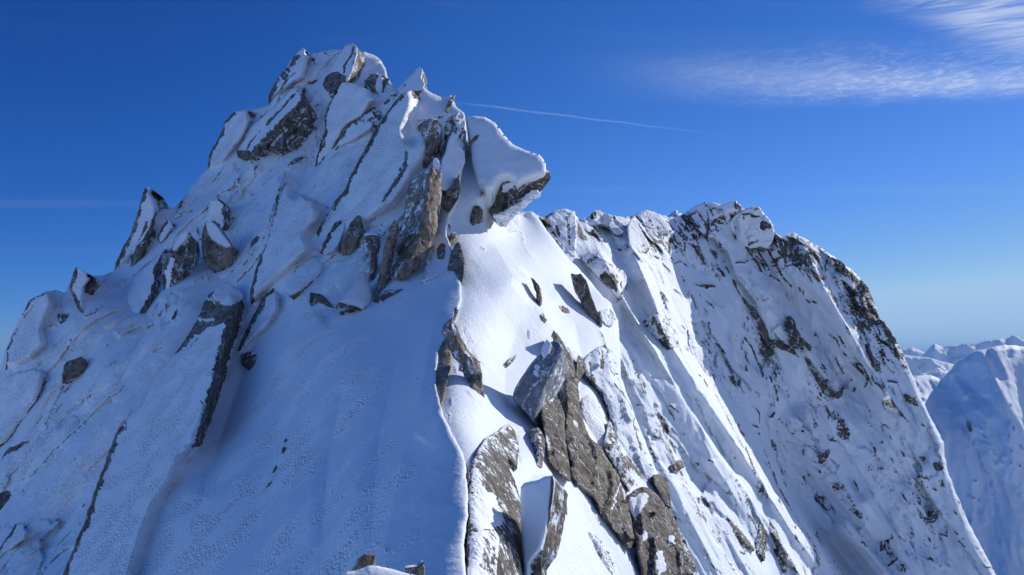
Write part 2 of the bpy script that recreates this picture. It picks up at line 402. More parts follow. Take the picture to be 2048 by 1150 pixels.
LAYERS = {}
class Layer: pass
def terrain(key, name, poly, ctrl, feats, step, mat, mats, wob=1.0, falld=(.3, -.5, -.7), amp=.1, nscale=.2, plates=None,
            strokes=(), fills=(), fsc=.9, famp=.35, rib=None, rime=(), back=12., roundr=14, roundm=.5, label=None, cat='snow slope', kind='structure'):
    L = Layer(); L.tps = TPS(ctrl); L.feats = feats; LAYERS[key] = L
    L.depth = lambda u, v: ridge_add(L.tps(u, v), np.asarray(u, float), np.asarray(v, float), L.feats)
    P = [p if len(p) > 2 else (p[0], p[1], 1.0) for p in poly]
    pl = rough_poly(P, wob, 5, seed=len(name))
    S = sheet(pl, step, max(roundr*3, 60))
    u, v = S['u'], S['v']
    D = L.depth(u, v)
    # rounded shoulder towards the skyline / crest
    R = roundr*S['e']+1e-3
    tt = np.clip(1-S['d']/R, 0, 1)
    D = D+roundm*np.clip(S['e'], .3, 3)*(1-np.sqrt(np.clip(1-tt*tt, 0, 1)))*D/40
    P3 = ray(u, v)*D[:, None]
    f = np.array(falld, float); f /= np.linalg.norm(f)
    q = P3-.78*(P3@f)[:, None]*f
    dist = D[:, None]
    n = fbm(q*nscale, 5, 3)*amp + fbm(P3*nscale*3.3, 3, 9)*amp*.2
    rock = np.full(len(u), -.9); tan = np.full(len(u), .35); rim = np.zeros(len(u))
    if plates is not None:
        sS, sT, hA, hT, wE, cov = plates[:6]; pm = plates[6](u, v) if len(plates) > 6 else 1.0
        x = np.cross(f, [0, 1, 0]); x /= np.linalg.norm(x)
        a = P3@f; bb = P3@x
        wv = .9*fbm(P3/sT*.5, 3, 31); wv2 = .7*fbm(P3/sT*.5, 3, 37)
        for o, (fs, fh) in enumerate(((1, 1), (.45, .42), (.2, .2))):
            r1, ox, oy, ed = cells(a/(sS*fs)+wv+o*9, bb/(sT*fs)+wv2, 5+o)
            n = n + ((r1-.5)*hA*fh + (ox*(r1*7 % 1-.2)+oy*((r1*13) % 1-.5))*hT*fh)*pm
            cl = fbm(P3/(sT*3), 4, 51+o)
            rock = np.maximum(rock, (wE*(1-np.clip(ed/.16, 0, 1)) - .55 + cl*1.5 + cov)-2*(1-pm))
    if rib:
        qr = P3-.86*(P3@f)[:, None]*f; rbn = fbm(qr*rib[1], 4, 64, .55, True)
        rm = pm if len(rib) > 3 else 1.0
        n = n+(rbn-.2)*rib[0]*rm
        rock = np.maximum(rock, rib[2]-2*(1-rm)+sstep(.1, .5, rbn)*.5+fbm(q*rib[1]*3, 4, 65)*1.3)
    rock = np.clip(rock, -1, 1.0)
    if mats: rim = mats(u, v, P3, f)
    for fp, fv in fills:
        ju = u+7*gnoise(np.c_[u/16, v/16, u*0+.3], 3)+3*gnoise(np.c_[u/6, v/6, u*0+.3], 7); jv = v+7*gnoise(np.c_[u/16, v/16, u*0+.7], 5)
        m = inpoly(fp, ju, jv); rk = fbm(P3*fsc+3, 4, 91); rk2 = fbm(P3*fsc*.8, 4, 92, .5, True)
        rock = np.where(m, np.maximum(rock, fv+rk*1.2), rock); n = n-np.where(m, (rk2*.5+rk)*famp, 0)
    for s_ in strokes:
        pts, wd, val = s_[:3]
        bb0 = np.array(pts); m = (u > bb0[:, 0].min()-wd*3-10) & (u < bb0[:, 0].max()+wd*3+10) & (v > bb0[:, 1].min()-wd*3-10) & (v < bb0[:, 1].max()+wd*3+10)
        if not m.any(): continue
        jit = fbm(np.c_[u[m]/9, v[m]/9, np.full(m.sum(), 2.)], 3, 77)
        d, s, p = line_dist(pts, u[m], v[m]); ww = wd*(.35+.65*np.sin(np.clip(p, .02, .98)*math.pi))*(1+1.3*jit)+.1
        k = sstep(1.6, .5, d/np.maximum(ww, .3))
        rock[m] = np.maximum(rock[m], -1+k*(1+val)); 
        n[m] = n[m] + .012*0 - k*0 + (k*.004*D[m])
    P3 = P3 - ray(u, v)*(n)[:, None]/1.0
    pp, f4, f3, at = finish_terrain(S, P3, u, v, rock, rim, tan, back)
    o = make_mesh(name, pp, f4, f3, at, mat)
    if kind: o['kind'] = kind
    if label: o['label'] = label
    L.S = S
    return o

def finish_terrain(S, P3, u, v, rock, rim, tan, back):
    n = len(u); r = ray(u, v); r = r/np.linalg.norm(r, axis=1)[:, None]
    hz = r.copy(); hz[:, 2] = 0; hz /= np.linalg.norm(hz, axis=1)[:, None]
    offs = []
    for s in (.01, .04, .12, .3, .6, 1.0):
        o = r*(s*back)*np.array([1, 1, 1.0]); o[:, 2] -= back*(1.3*s*s + .25*max(0, s-.1))
        offs.append(o)
    A = np.stack([rock, rim, tan, np.ones(n)], -1)
    B = A.copy(); B[:, 0] = -.8
    return with_skirt(S, P3, offs, [A]+[B]*6)
# ------------------------------------------------------------------ the near massif: left (shaded) side and summit tower
CREST = [(905,540,35),(918,600,31),(908,650,27.5),(892,690,25.5),(878,740,23),(874,790,21),(884,830,19),(905,880,17.2),(925,920,16),(933,960,15),(936,1010,13.6),(932,1080,12.4),(930,1150,11.2)]
polyA = [(-420,1450,.3),(-420,1080,1),(-200,930,1),(-60,830,1),(0,742,1),(12,700,1),(30,655,1),(45,625,1),(62,600,1),(90,583,1),(112,580,.8),(128,585,.6),(142,560,.6),(150,541,.6),(170,543,.6),
 (186,553,.8),(205,551,.8),(228,541,.6),(262,500,.6),(300,440,.6),(325,418,.6),(352,414,.6),(362,402,.6),(385,372,.8),(400,352,.8),(415,336,.8),(432,292,.8),(452,240,.8),(472,222,.8),(498,218,.8),(520,216,.8),(540,208,.6),
 (556,160,.6),(585,115,.5),(604,97,.5),(622,110,.7),(640,103,1),(660,100,1),(690,98,.8),(712,108,.8),(728,103,1),(745,108,1.2),(762,120,1.2),(771,135,1),(776,158,.8),(792,178,.8),(800,172,.6),(822,150,.5),(838,140,.5),(846,150,.5),(850,175,.6),
 (866,188,.8),(885,196,.8),(903,190,.5),(912,212,.5),(928,226,.6),(932,262,.4),(931,300,.4),(923,345,.4),(920,380,.4),(900,425,.4),(893,470,.5),(905,500,.6),(906,530,.8),(912,545,.8),(922,570,1.2),(923,600,1.6),(914,622,1.4),(908,640,1.2),(893,676,1),(877,702,.8),(874,735,.7),(871,770,.7),(880,805,1),(888,832,1.6),
 (905,870,2.6),(925,905,3),(934,940,3.2),(935,980,3.4),(936,1030,3.6),(928,1090,3.6),(932,1150,3.4),(950,1300,3),(960,1450,1)]
ctlA = [(a,b,c) for a,b,c in CREST]+[(950,1300,8.8),(960,1450,7.2),
 (800,1150,12.6),(700,1150,15.0),(500,1150,20),(300,1150,25),(100,1150,30),(-100,1150,35),(-420,1150,41),(-420,1450,30),(0,1400,24),(400,1400,16),(700,1400,10.5),
 (840,1000,15.4),(700,1000,19),(500,1000,25),(400,960,28.5),(200,1000,32),(0,1000,38),(-420,1080,45),
 (830,850,20.3),(700,850,24.5),(560,850,29.5),(420,850,33),(250,820,36),(50,850,41),
 (820,700,27.8),(700,700,31),(560,700,35),(470,710,37),(300,700,39),(150,720,42),(0,742,45),
 (830,600,33.5),(740,620,35),(640,600,37.5),(520,600,40),(380,600,42),(200,620,44.5),(60,600,48),(150,541,49),
 (880,470,38.5),(840,480,39.5),(760,500,40),(640,500,41.5),(540,520,42.5),(430,540,45.5),(330,540,48),(228,541,51),(300,430,53),
 (890,350,42),(860,320,43),(800,400,42.5),(700,400,44),(620,420,46),(500,440,48.5),(420,420,51),(360,405,54),
 (925,240,47),(860,230,47.5),(800,260,47),(740,300,48),(640,330,50),(560,340,51.5),(480,330,54),(415,336,57),
 (903,190,50),(840,140,51),(800,180,50.5),(740,200,51.5),(690,180,53),(620,220,54),(560,240,56),(500,220,59),
 (770,130,55),(700,95,57),(640,103,59),(604,97,60),(556,160,59),(650,150,56),(470,222,59)]
featA = [([(560,345),(545,420),(520,520),(500,600)],.9,14,60),
 ([(640,180),(640,270),(600,370),(560,440)],-1.3,40,40),
 ([(480,420),(470,520),(430,640),(300,820),(160,1000),(60,1150)],-1.6,90,90),
 ([(560,560),(500,700),(440,880),(400,1000)],-.9,55,70),
 ([(250,560),(300,640),(240,760),(120,880)],-1.2,60,60),
 ([(850,560),(700,680),(600,860),(560,1100)],.35,60,90),
 ([(800,700),(760,860),(740,1100)],-.25,40,60),
 ([(690,760),(660,900),(640,1100)],-.3,30,50),
 ([(760,540),(700,600),(640,650)],-.6,50,40),
 ([(928,905),(895,880),(850,862)],0.072,36,60),([(932,950),(890,945),(850,935)],0.090,28,52),([(934,1000),(895,1010),(845,1005)],0.072,32,60),([(933,1060),(890,1075),(840,1080)],0.063,36,60),([(885,825),(855,850),(835,880)],.3,26,40),([(930,1120),(880,1130)],0.045,36,40),
 ([(905,560),(870,640),(850,740),(830,820)],.25,30,24),([(700,1000),(740,900),(770,800)],.12,30,40),([(760,1120),(790,1000),(810,900)],.12,26,36)]
crestw = [(840,830),(800,950),(790,1060),(800,1150)]
def matsA(u, v, P, f):
    # firm rime in bands down the slope, smooth drifts between them
    q = P-.9*(P@f)[:, None]*f
    b = fbm(q*.35, 3, 61)+.35*fbm(P*.8, 2, 62)
    r = sstep(-.14, .06, b)
    d, s, p = line_dist([(c[0], c[1]) for c in CREST], u, v)
    near = sstep(70, 130, d)
    return np.clip(r*np.where(v > 560, near, 1), 0, 1)
strA = [([(571,345),(557,380),(543,429),(533,456)],3,.6),([(569,347),(555,400),(541,444)],3,.5),([(494,313),(512,330),(508,352)],5,.5),([(482,345),(476,368)],4,.6),([(575,331),(589,319),(611,313)],4,.7),([(582,330),(603,320)],3,.6),
 ([(648,268),(640,300),(630,335)],3,.9),([(637,278),(633,300)],2.5,.6),([(650,312),(636,330)],3,.8),([(470,365),(462,385),(458,400)],2.5,.5),([(621,117),(629,118)],3,.7),([(630,114),(628,128)],3,.7),
 ([(352,425),(361,410),(366,392)],2.5,.8),([(375,385),(366,410)],2,.5),([(380,370),(398,345)],2,.5),([(395,455),(397,470)],3,.8),([(340,585),(352,598),(345,610)],3,.6),([(353,620),(345,640)],5,.9),([(335,600),(331,625)],3,.7),
 ([(325,640),(320,660)],3,.4),([(310,612),(304,630)],2.5,.6),([(478,640),(483,652)],2,.3),
 ([(170,632),(200,622)],3,.8),([(140,680),(143,700)],4,.3),([(30,770),(60,745)],5,.4),([(40,770),(32,800)],4,.6),([(75,765),(70,790)],3,.6),([(20,850),(28,800)],3,.2),([(60,735),(90,720)],3,.3),([(30,710),(60,690)],3,.3),([(55,650),(40,690)],3,.3),
 ([(128,785),(143,768)],3,.8),([(160,805),(180,790)],2,.5),([(130,830),(150,820)],2,.2),([(90,655),(110,650)],3,.5),([(80,640),(75,670)],3,.4),
 ([(774,1096),(774,1106)],3,1),([(832,757),(835,760)],2.5,1),([(845,778),(848,779)],1.5,1),([(480,488),(487,478)],2,.5),([(545,420),(520,470),(503,560)],2,.2),
 ([(704,260),(690,275),(670,300)],2,.7),([(780,385),(790,370)],2,.5),([(728,428),(730,434)],2,.8),([(712,418),(700,425)],2,.7)]
terrain('A', 'snow_slope', polyA, ctlA, featA, 3.0, M_NEAR, matsA, wob=1.3, falld=(-.55,-.35,-.75), amp=.16, nscale=.16, plates=(5, 1.3, .42, .5, .95, -.1, lambda u, v: np.maximum(sstep(600, 540, v)*sstep(0, 60, 905-u+(v-540)*.2), sstep(440, 330, u+(v-560)*.35)*.8)), rib=(.75, .3, -.62, 1), strokes=strA, fills=[([(835,240),(930,225),(932,330),(905,420),(888,400),(860,540),(800,560),(790,490),(850,340)],.25),([(850,420),(884,330),(886,410),(820,555),(795,545)],.6),([(560,230),(610,240),(600,275),(540,300),(500,310),(530,270)],.35),([(470,330),(510,310),(515,350),(480,370)],.1),([(640,455),(740,470),(800,440),(790,520),(745,600),(720,560),(735,500),(690,510)],.0),([(600,500),(640,490),(645,515),(605,520)],.0),([(310,600),(360,585),(355,640),(320,650)],-.1),([(120,590),(160,600),(175,640),(125,640)],.0),([(20,730),(80,700),(100,760),(30,830)],-.15),([(640,250),(660,250),(640,340),(625,340)],-.05)], back=14, roundr=16, roundm=.4, label='shaded windblown snow of the near peak and its narrow crest')  # tower fills are rock that also paints in the dark of shaded recesses

# ------------------------------------------------------------------ sunlit right face behind the crest
polyB = [(900,1450,.3),(885,1150,.3),(885,960,.3),(858,900,.3),(838,830,.3),(832,740,.3),(858,680,.3),(872,600,.3),(862,540,.3),(862,420,.3),(885,300,.3),(912,250,.4),(932,240,.5),(950,262,.4),(975,300,.3),(990,340,.3),(994,400,.3),(1000,452,.3),(1010,452,.5),(1025,432,.8),(1042,424,1),(1062,422,1),(1078,438,1),(1095,462,1),(1115,488,1),(1140,520,1),(1165,545,1),(1185,568,1),(1205,590,1),(1222,608,1),(1236,640,.8),(1240,690,.5),(1240,750,.5),(1262,810,.5),(1285,870,.5),(1312,940,.5),(1335,980,.5),(1345,1030,.5),(1375,1090,.6),(1395,1150,.8),(1440,1250,.5),(1520,1450,.3)]
ctlB = [(a-2,b,c+1.0) for a,b,c in CREST]+[(a-50,b,c+3.2) for a,b,c in CREST[1::2]]+[(900,1450,10.5),(960,1450,9),(1520,1450,26),(1200,1450,17),
 (1000,1150,13.4),(1100,1150,17),(1200,1150,21),(1300,1150,25.5),(1400,1150,29.5),
 (1000,1000,16.6),(1100,1000,20.5),(1200,1000,25.5),(1300,1000,31),
 (980,850,21),(1080,850,25.5),(1180,850,31),(1270,850,38),
 (940,700,26.5),(1020,700,30.5),(1100,700,34.5),(1160,700,38.5),(1235,700,45),
 (960,600,32.5),(1020,560,37),(1060,600,38),(1120,600,42.5),(1200,600,50),
 (940,500,38),(1000,500,42),(1060,500,47),(1120,520,51),(1185,568,55),(1042,424,58),(1000,455,46.5),(950,440,42.5),
 (925,240,48.5),(960,236,50),(1008,268,48.5),(1050,302,46.8),(1092,345,44.5),(940,300,46),(990,330,45),(1040,350,43.7),(930,380,43),(970,400,43)]
featB = [([(985,480),(1030,560),(1070,610),(1115,665)],.9,60,36),([(1040,640),(1010,740),(1010,830),(1040,930)],-.7,60,70),
 ([(1060,460),(1120,540),(1190,640),(1225,720)],.5,50,50),([(1100,600),(1150,650),(1165,720),(1160,800)],-.8,40,40),([(1160,760),(1200,850),(1250,940)],.5,40,40),
 ([(990,700),(960,820)],.0,30,30),([(1055,980),(1075,960),(1100,958)],.3,20,12),([(1110,900),(1170,990),(1230,1080),(1290,1180)],.35,30,40)]
def matsB(u, v, P, f):
    b = fbm(P*.35, 3, 71)
    r = .35*sstep(0, .3, b)
    r = np.maximum(r, inpoly([(1165,790),(1190,790),(1215,830),(1235,880),(1240,930),(1215,920),(1195,880),(1175,850)], u, v)*1.0)
    r = np.maximum(r, inpoly([(1020,530),(1050,540),(1078,580),(1075,620),(1050,610),(1022,570)], u, v)*.8)
    return r
strB = [([(963,494),(970,501)],3,.8),([(1060,655),(1056,700)],1,.0),([(1048,490),(1060,510),(1075,525)],2,.4),([(1036,458),(1042,470),(1048,488)],5,.6),([(963,386),(968,388)],4,1),
 ([(1085,625),(1092,642)],3,.9),([(1196,655),(1205,672),(1215,700)],4,.5),([(1210,640),(1225,640)],3,.6),([(935,780),(948,795)],2,.5),([(910,733),(913,745)],2,.9),([(938,760),(930,742)],3,.5),
 ([(890,820),(899,830),(897,850)],2.5,.9),([(905,790),(901,812)],2,.8),([(1120,990),(1128,1004)],2,.6),([(1190,1012),(1196,1030),(1200,1045)],3,.6),([(1210,1100),(1222,1120)],6,.6),([(1150,770),(1152,800)],3,.4),
 ([(893,440),(899,452),(902,460)],2.5,.9)]
terrain('B', 'snow_face', polyB, ctlB, featB, 3.0, M_NEAR, matsB, wob=1.2, falld=(.5,-.45,-.75), amp=.22, nscale=.3, fsc=.9, famp=.2, strokes=strB, fills=[([(1112,660),(1130,680),(1160,720),(1200,690),(1225,700),(1250,790),(1290,900),(1325,960),(1345,1020),(1390,1150),(1420,1250),(1290,1250),(1270,1100),(1200,1010),(1140,960),(1095,920),(1084,800),(1100,765)],.35),([(885,380),(920,360),(912,400),(898,425)],.4),([(960,870),(1036,860),(1045,1000),(1050,1200),(940,1200),(940,950)],.25),([(925,650),(950,690),(975,790),(955,790),(945,740)],.3)], back=7, roundr=14, roundm=1.0, label='bright sunlit snow face falling to the right of the crest')

# ------------------------------------------------------------------ far ridge wall
polyC = [(900,1450,.3),(900,900,.3),(900,560,.3),(960,480,.3),(1020,440,.6),(1045,424,1),(1062,422,1),(1078,432,1),(1092,432,1),(1108,422,1),(1130,418,1),(1150,424,.8),(1158,440,.6),(1170,437,.6),(1185,424,.6),(1200,424,.6),(1222,430,.8),(1245,434,.8),(1268,430,.8),(1290,422,1.2),(1315,428,1),
 (1336,432,.8),(1346,424,.5),(1352,420,.4),(1366,430,.6),(1385,417,.8),(1409,406,.8),(1440,407,.8),(1470,405,.6),(1486,417,.6),(1508,416,.6),(1522,418,.6),(1530,432,.5),(1545,447,.5),(1550,465,.5),(1562,474,.7),(1576,466,1),(1592,465,1),(1612,479,.8),(1640,493,.7),(1668,513,.7),(1700,538,.7),(1716,553,.7),(1733,572,.7),(1745,598,.7),(1756,622,.7),
 (1760,640,.7),(1780,665,.7),(1798,692,.7),(1812,722,.8),(1830,760,.8),(1842,795,.8),(1858,830,.8),(1875,860,.8),(1888,885,.8),(1890,915,.7),(1898,950,.8),(1912,985,.8),(1935,1040,.8),(1965,1100,.8),(2000,1160,.8),(2080,1300,.6),(2180,1450,.3)]
ctlC = [(900,560,75),(900,900,60),(900,1450,45),(1020,440,88),(1062,422,96),(1130,418,108),(1185,424,120),(1290,422,140),(1350,422,155),(1409,406,168),(1480,410,178),(1545,450,186),(1590,465,196),(1668,513,208),(1745,598,222),(1798,692,226),(1842,795,222),(1890,900,212),(1912,985,204),(1965,1100,194),(2180,1450,165),
 (1120,560,84),(1200,560,96),(1280,560,108),(1350,560,122),(1450,560,144),(1550,560,166),(1650,600,188),(1720,640,204),
 (1200,700,82),(1300,700,96),(1400,720,113),(1500,720,136),(1600,720,158),(1700,740,180),(1780,760,202),
 (1250,850,78),(1350,850,92),(1450,860,108),(1550,860,128),(1650,880,152),(1750,880,172),(1850,900,196),
 (1300,1000,72),(1400,1000,84),(1500,1000,100),(1600,1000,122),(1700,1020,144),(1800,1020,164),(1900,1040,188),
 (1350,1150,66),(1450,1150,76),(1550,1150,90),(1650,1150,108),(1750,1150,128),(1850,1150,148),(2000,1160,178),(1400,1450,54),(1700,1450,80),(2000,1450,125)]
def spur(a, b): return 1-float(sstep(1230, 1400, a-(b-430)*.40))
ctlC = ctlC+[(1290,560,109),(1250,640,100),(1350,660,112),(1300,780,90),(1360,780,99),(1420,800,108),(1400,900,97),(1460,900,106),(1520,1000,107),(1440,1000,92),(1500,1090,92),(1560,1090,101)]
ctlC = [(a, b, 100*(c/100)**(.16+.5*spur(a, b))*(1-.24*spur(a, b))) for a, b, c in ctlC]
featC = [([(1185,470),(1240,590),(1330,740),(1430,900),(1530,1040),(1600,1150),(1680,1300)],4.5,40,26),
 ([(1240,440),(1290,560),(1340,690),(1420,810),(1500,930),(1580,1060),(1650,1150)],4.5,36,30),
 ([(1215,560),(1290,690),(1390,830),(1480,960),(1560,1090)],-2.5,30,30),
 ([(1330,470),(1370,600),(1440,760),(1560,930),(1700,1130)],-2.5,60,60),
 ([(1577,630),(1600,680),(1640,740),(1684,797)],2,12,40),
 ([(1490,460),(1560,560),(1640,680),(1740,860)],-3,50,50),([(1600,480),(1660,600),(1740,740),(1820,900)],2.5,40,40),
 ([(1600,800),(1660,930),(1760,1100)],2.5,60,30),([(1676,1035),(1720,1090),(1780,1160),(1850,1260)],5,40,16),([(1540,980),(1620,1080),(1700,1180)],3,50,25),([(1720,980),(1790,1080),(1840,1180)],3,40,30)]
def matsC(u, v, P, f):
    return .5*sstep(-.1, .3, fbm(P*.06, 3, 81))
def S_(x, y): return (1040+x/2.875, 380+y/2.875)
def T_(x, y): return (1400+x/2.875, 380+y/2.875)
def Q_(x, y): return (1250+x/2.875, 750+y/2.875)
def R_(x, y): return (1648+x/2.255, 640+y/2.255)
def mk(fn, L, w, v): return [([fn(*p) for p in l], w, v) for l in L]
strC = mk(S_, [[(980,185),(1040,215)],[(970,240),(1000,225)],[(1085,215),(1110,180),(1180,165)],[(1100,190),(1140,215)],[(960,150),(1010,130)],[(1100,345),(1130,370)],[(1150,480),(1190,500)],[(820,420),(865,470)],[(890,425),(920,410),(965,440)],[(1040,430),(1080,420)],[(1010,545),(1060,560),(1130,552)],[(760,375),(820,400)],[(885,570),(920,600)],[(1090,650),(1110,680)],[(820,590),(850,640)],[(1270,930),(1290,850),(1330,900),(1370,1000),(1400,1060)],[(1210,1080),(1250,1140)],[(1300,1010),(1305,1050)],[(1460,1020),(1475,1080)],[(1260,1080),(1265,1130)],[(540,340),(600,345)],[(1120,870),(1180,940)],[(1080,750),(1095,830)],[(930,780),(950,800)],[(1385,840),(1395,880)]], 2.2, .85)
strC += mk(T_, [[(240,180),(280,140),(350,150),(370,130)],[(320,110),(335,105)],[(60,215),(80,180),(150,200)],[(180,240),(210,285)],[(75,170),(140,150)],[(410,440),(440,430),(430,400),(490,380)],[(440,440),(470,490),(530,560)],[(400,490),(460,525)],[(560,430),(610,470),(650,540)],[(590,570),(600,610)],[(570,560),(575,580)],[(640,640),(670,650)],[(610,630),(640,655)],[(740,590),(770,620),(800,680)],[(740,380),(720,440),(720,480)],[(820,690),(860,720)],[(860,670),(880,620)],[(890,610),(910,600)],[(950,600),(985,660),(1000,700)],[(990,600),(1010,640)],[(880,770),(890,800)],[(840,780),(860,830)],[(1020,780),(1040,830)],[(580,790),(590,800)],[(640,820),(680,850)],[(750,830),(790,870),(800,900)],[(820,930),(850,960)],[(860,990),(920,1030),(970,1110)],[(890,1000),(930,1060)],[(780,960),(800,1010),(830,1060)],[(700,1000),(730,1040)],[(1000,960),(1040,1050)],[(1080,1100),(1140,1105)],[(1010,1100),(1050,1140)],[(950,1040),(990,1130)],[(300,400),(380,430)],[(210,420),(280,410)],[(110,450),(140,490)],[(0,545),(90,552)],[(40,640),(80,680)],[(360,1070),(340,1000)],[(1050,870),(1080,900)],[(960,450),(930,480)],[(630,270),(690,320)],[(570,270),(570,300)],[(780,400),(870,510)],[(410,420),(450,410)]], 2.4, .9)
strC += mk(Q_, [[(740,180),(775,220),(775,280)],[(730,285),(780,310)],[(650,280),(655,310)],[(660,320),(690,350)],[(690,400),(750,570)],[(770,330),(780,345)],[(860,60),(880,150)],[(830,0),(850,50)],[(660,20),(655,60),(690,105)],[(600,10),(640,50)],[(1020,310),(1020,340)],[(1020,400),(1060,410),(1110,450)],[(1020,420),(1025,460)],[(1180,365),(1220,385)],[(1150,170),(1180,230)],[(1235,250),(1265,270)],[(1420,400),(1440,440)],[(1475,385),(1480,390)],[(1380,70),(1400,30)],[(1310,100),(1330,70)],[(1310,590),(1345,670)],[(1120,550),(1125,565)],[(830,250),(870,210)],[(220,280),(240,280)],[(330,340),(345,345)],[(410,510),(430,515)],[(480,490),(510,500)],[(60,170),(105,175)],[(180,160),(190,185)],[(245,195),(260,170),(310,220)],[(170,355),(195,365)],[(150,390),(165,395)],[(700,790),(740,840),(760,900)],[(880,710),(890,730)],[(975,870),(985,880)],[(985,900),(985,940),(1000,960)],[(430,0),(440,10)],[(450,20),(475,70)],[(505,0),(515,30)],[(1470,20),(1495,80)],[(1420,10),(1440,50)],[(1150,40),(1165,20)],[(1290,20),(1310,40)],[(1370,960),(1390,990)]], 2.3, .85)
strC += mk(R_, [[(0,270),(20,320)],[(60,60),(95,120)],[(120,190),(170,200),(200,260)],[(140,210),(210,280)],[(240,280),(280,340),(330,400),(380,460)],[(340,420),(360,440)],[(370,335),(420,370)],[(440,470),(455,480)],[(215,560),(235,590)],[(260,545),(265,555)],[(295,520),(305,540)],[(300,625),(310,640)],[(20,540),(55,550)],[(70,445),(90,460)],[(0,600),(30,590)],[(350,780),(375,820)],[(345,590),(370,620)],[(430,620),(460,625)],[(440,890),(500,905)],[(520,960),(560,980)],[(550,930),(560,990)],[(590,950),(605,970)],[(470,980),(480,1000)],[(610,1000),(640,1030)],[(290,1110),(335,1070)],[(355,1100),(370,1140)],[(150,740),(155,770)],[(255,1000),(260,1040)],[(725,1110),(760,1120)],[(590,865),(600,880)],[(490,760),(510,770)],[(300,90),(340,160)],[(210,150),(260,240)],[(30,330),(60,345)],[(300,0),(340,100)],[(170,1000),(175,1010)],[(320,680),(325,690)]], 2.4, .9)
featC = [(p_, h_*1.35, a_, b_) for p_, h_, a_, b_ in featC]
topC = [(1060,430),(1190,430),(1340,440),(1480,410),(1590,470),(1668,515),(1745,598),(1800,690)]
terrain('C', 'ridge_wall', polyC, ctlC, featC, 3.0, M_FAR, matsC, wob=1.5, falld=(.45,-.35,-.8), amp=1.9, nscale=.05, plates=(13, 3.2, 1.5, 1.6, .95, .1, lambda u, v: .45+.55*np.clip(fbm(np.c_[u/160+.3*v/160, v/260, u*0], 3, 44)*2+.45+1.2*sstep(110, 20, line_dist(topC, u, v)[0]), 0, 1.4)), rib=(2.6, .1, -.42), strokes=strC, fsc=.25, famp=1.6, fills=[([(1374,645),(1400,640),(1430,690),(1436,760),(1405,755),(1375,700)],.25),([(1310,625),(1335,635),(1360,680),(1352,700),(1325,665)],.3),([(1180,660),(1230,700),(1300,860),(1290,900),(1240,800)],-.2),([(1560,880),(1620,890),(1680,930),(1640,960),(1590,930)],-.25),([(1490,500),(1560,560),(1700,760),(1680,790),(1600,700),(1500,560)],-.15),([(1610,490),(1720,560),(1760,650),(1700,640),(1640,570)],-.05),([(1760,760),(1850,840),(1890,940),(1850,960),(1800,880)],-.05),([(1740,900),(1860,1000),(1900,1130),(1800,1100)],-.2),([(1290,860),(1360,900),(1420,960),(1400,990),(1320,930)],-.2)], back=70, roundr=16, roundm=1.0, label='rime-plastered rock wall of the farther ridge')

# ------------------------------------------------------------------ neighbouring mountain at the right edge
polyD = [(1700,1500,.3),(1700,900,.3),(1740,790,.3),(1790,765,.6),(1835,752,1),(1862,750,1),(1880,758,1),(1892,750,.8),(1905,732,.8),(1925,716,.8),(1942,708,.8),(1956,700,.6),(1975,697,.8),(1990,692,1),(2020,689,1),(2048,692,1),(2140,700,1),(2300,720,1),(2500,790,1),(2500,1500,.3)]
ctlD = [(1700,900,560),(1790,765,640),(1862,750,690),(1892,750,680),(1925,716,670),(1956,700,665),(2020,689,680),(2140,700,700),(2500,790,760),(1860,850,580),(1950,850,570),(2048,850,585),(2200,850,600),
 (1900,950,520),(1980,950,535),(2048,950,545),(2200,950,560),(1850,1150,445),(1950,1150,455),(2048,1150,465),(2300,1150,490),(1700,1500,330),(2100,1500,350),(2500,1500,390),(2500,1100,520)]
ctlD = [(a, b, 600*(c/600)**.78) for a, b, c in ctlD]
featD = [([(1870,760),(1920,850),(1980,930),(2048,1000),(2200,1120)],-7,40,50),([(1960,700),(1990,760),(2048,860),(2150,960)],7,50,40),([(2040,692),(2120,800),(2250,950)],6,60,60),([(1900,740),(1935,800)],7,20,20)]
def D_(x, y): return R_(x, y)
strD = mk(R_, [[(640,450),(660,490)],[(690,480),(710,495)],[(720,520),(735,540)],[(715,550),(725,555)],[(750,580),(775,595)],[(810,510),(812,530)],[(835,505),(842,540)],[(860,480),(865,500)],[(815,605),(825,620)],[(840,585),(850,600)],[(878,650),(888,665)],[(890,560),(900,585)],[(845,640),(850,655)],[(650,785),(680,805)],[(700,810),(715,820)],[(680,725),(695,728)],[(715,865),(725,870)],[(680,885),(690,888)],[(840,375),(848,380)],[(765,600),(780,610)],[(735,560),(760,570)],[(830,530),(835,560)],[(800,640),(810,650)]], 2.0, .7)
terrain('D', 'neighbouring_mountain', polyD, ctlD, featD, 3.5, M_XFAR, lambda u, v, P, f: .4+0*u, wob=2.0, falld=(-.3,-.5,-.6), amp=11, nscale=.02, rib=(14, .018, -.7), plates=(60, 15, 2.5, 2.5, .95, -.4), strokes=strD, back=250, roundr=10, roundm=1.0, label='smooth shaded snow mountain at the right edge')
# ------------------------------------------------------------------ rocks
def unit(a): a = np.array(a, float); return a/np.linalg.norm(a)

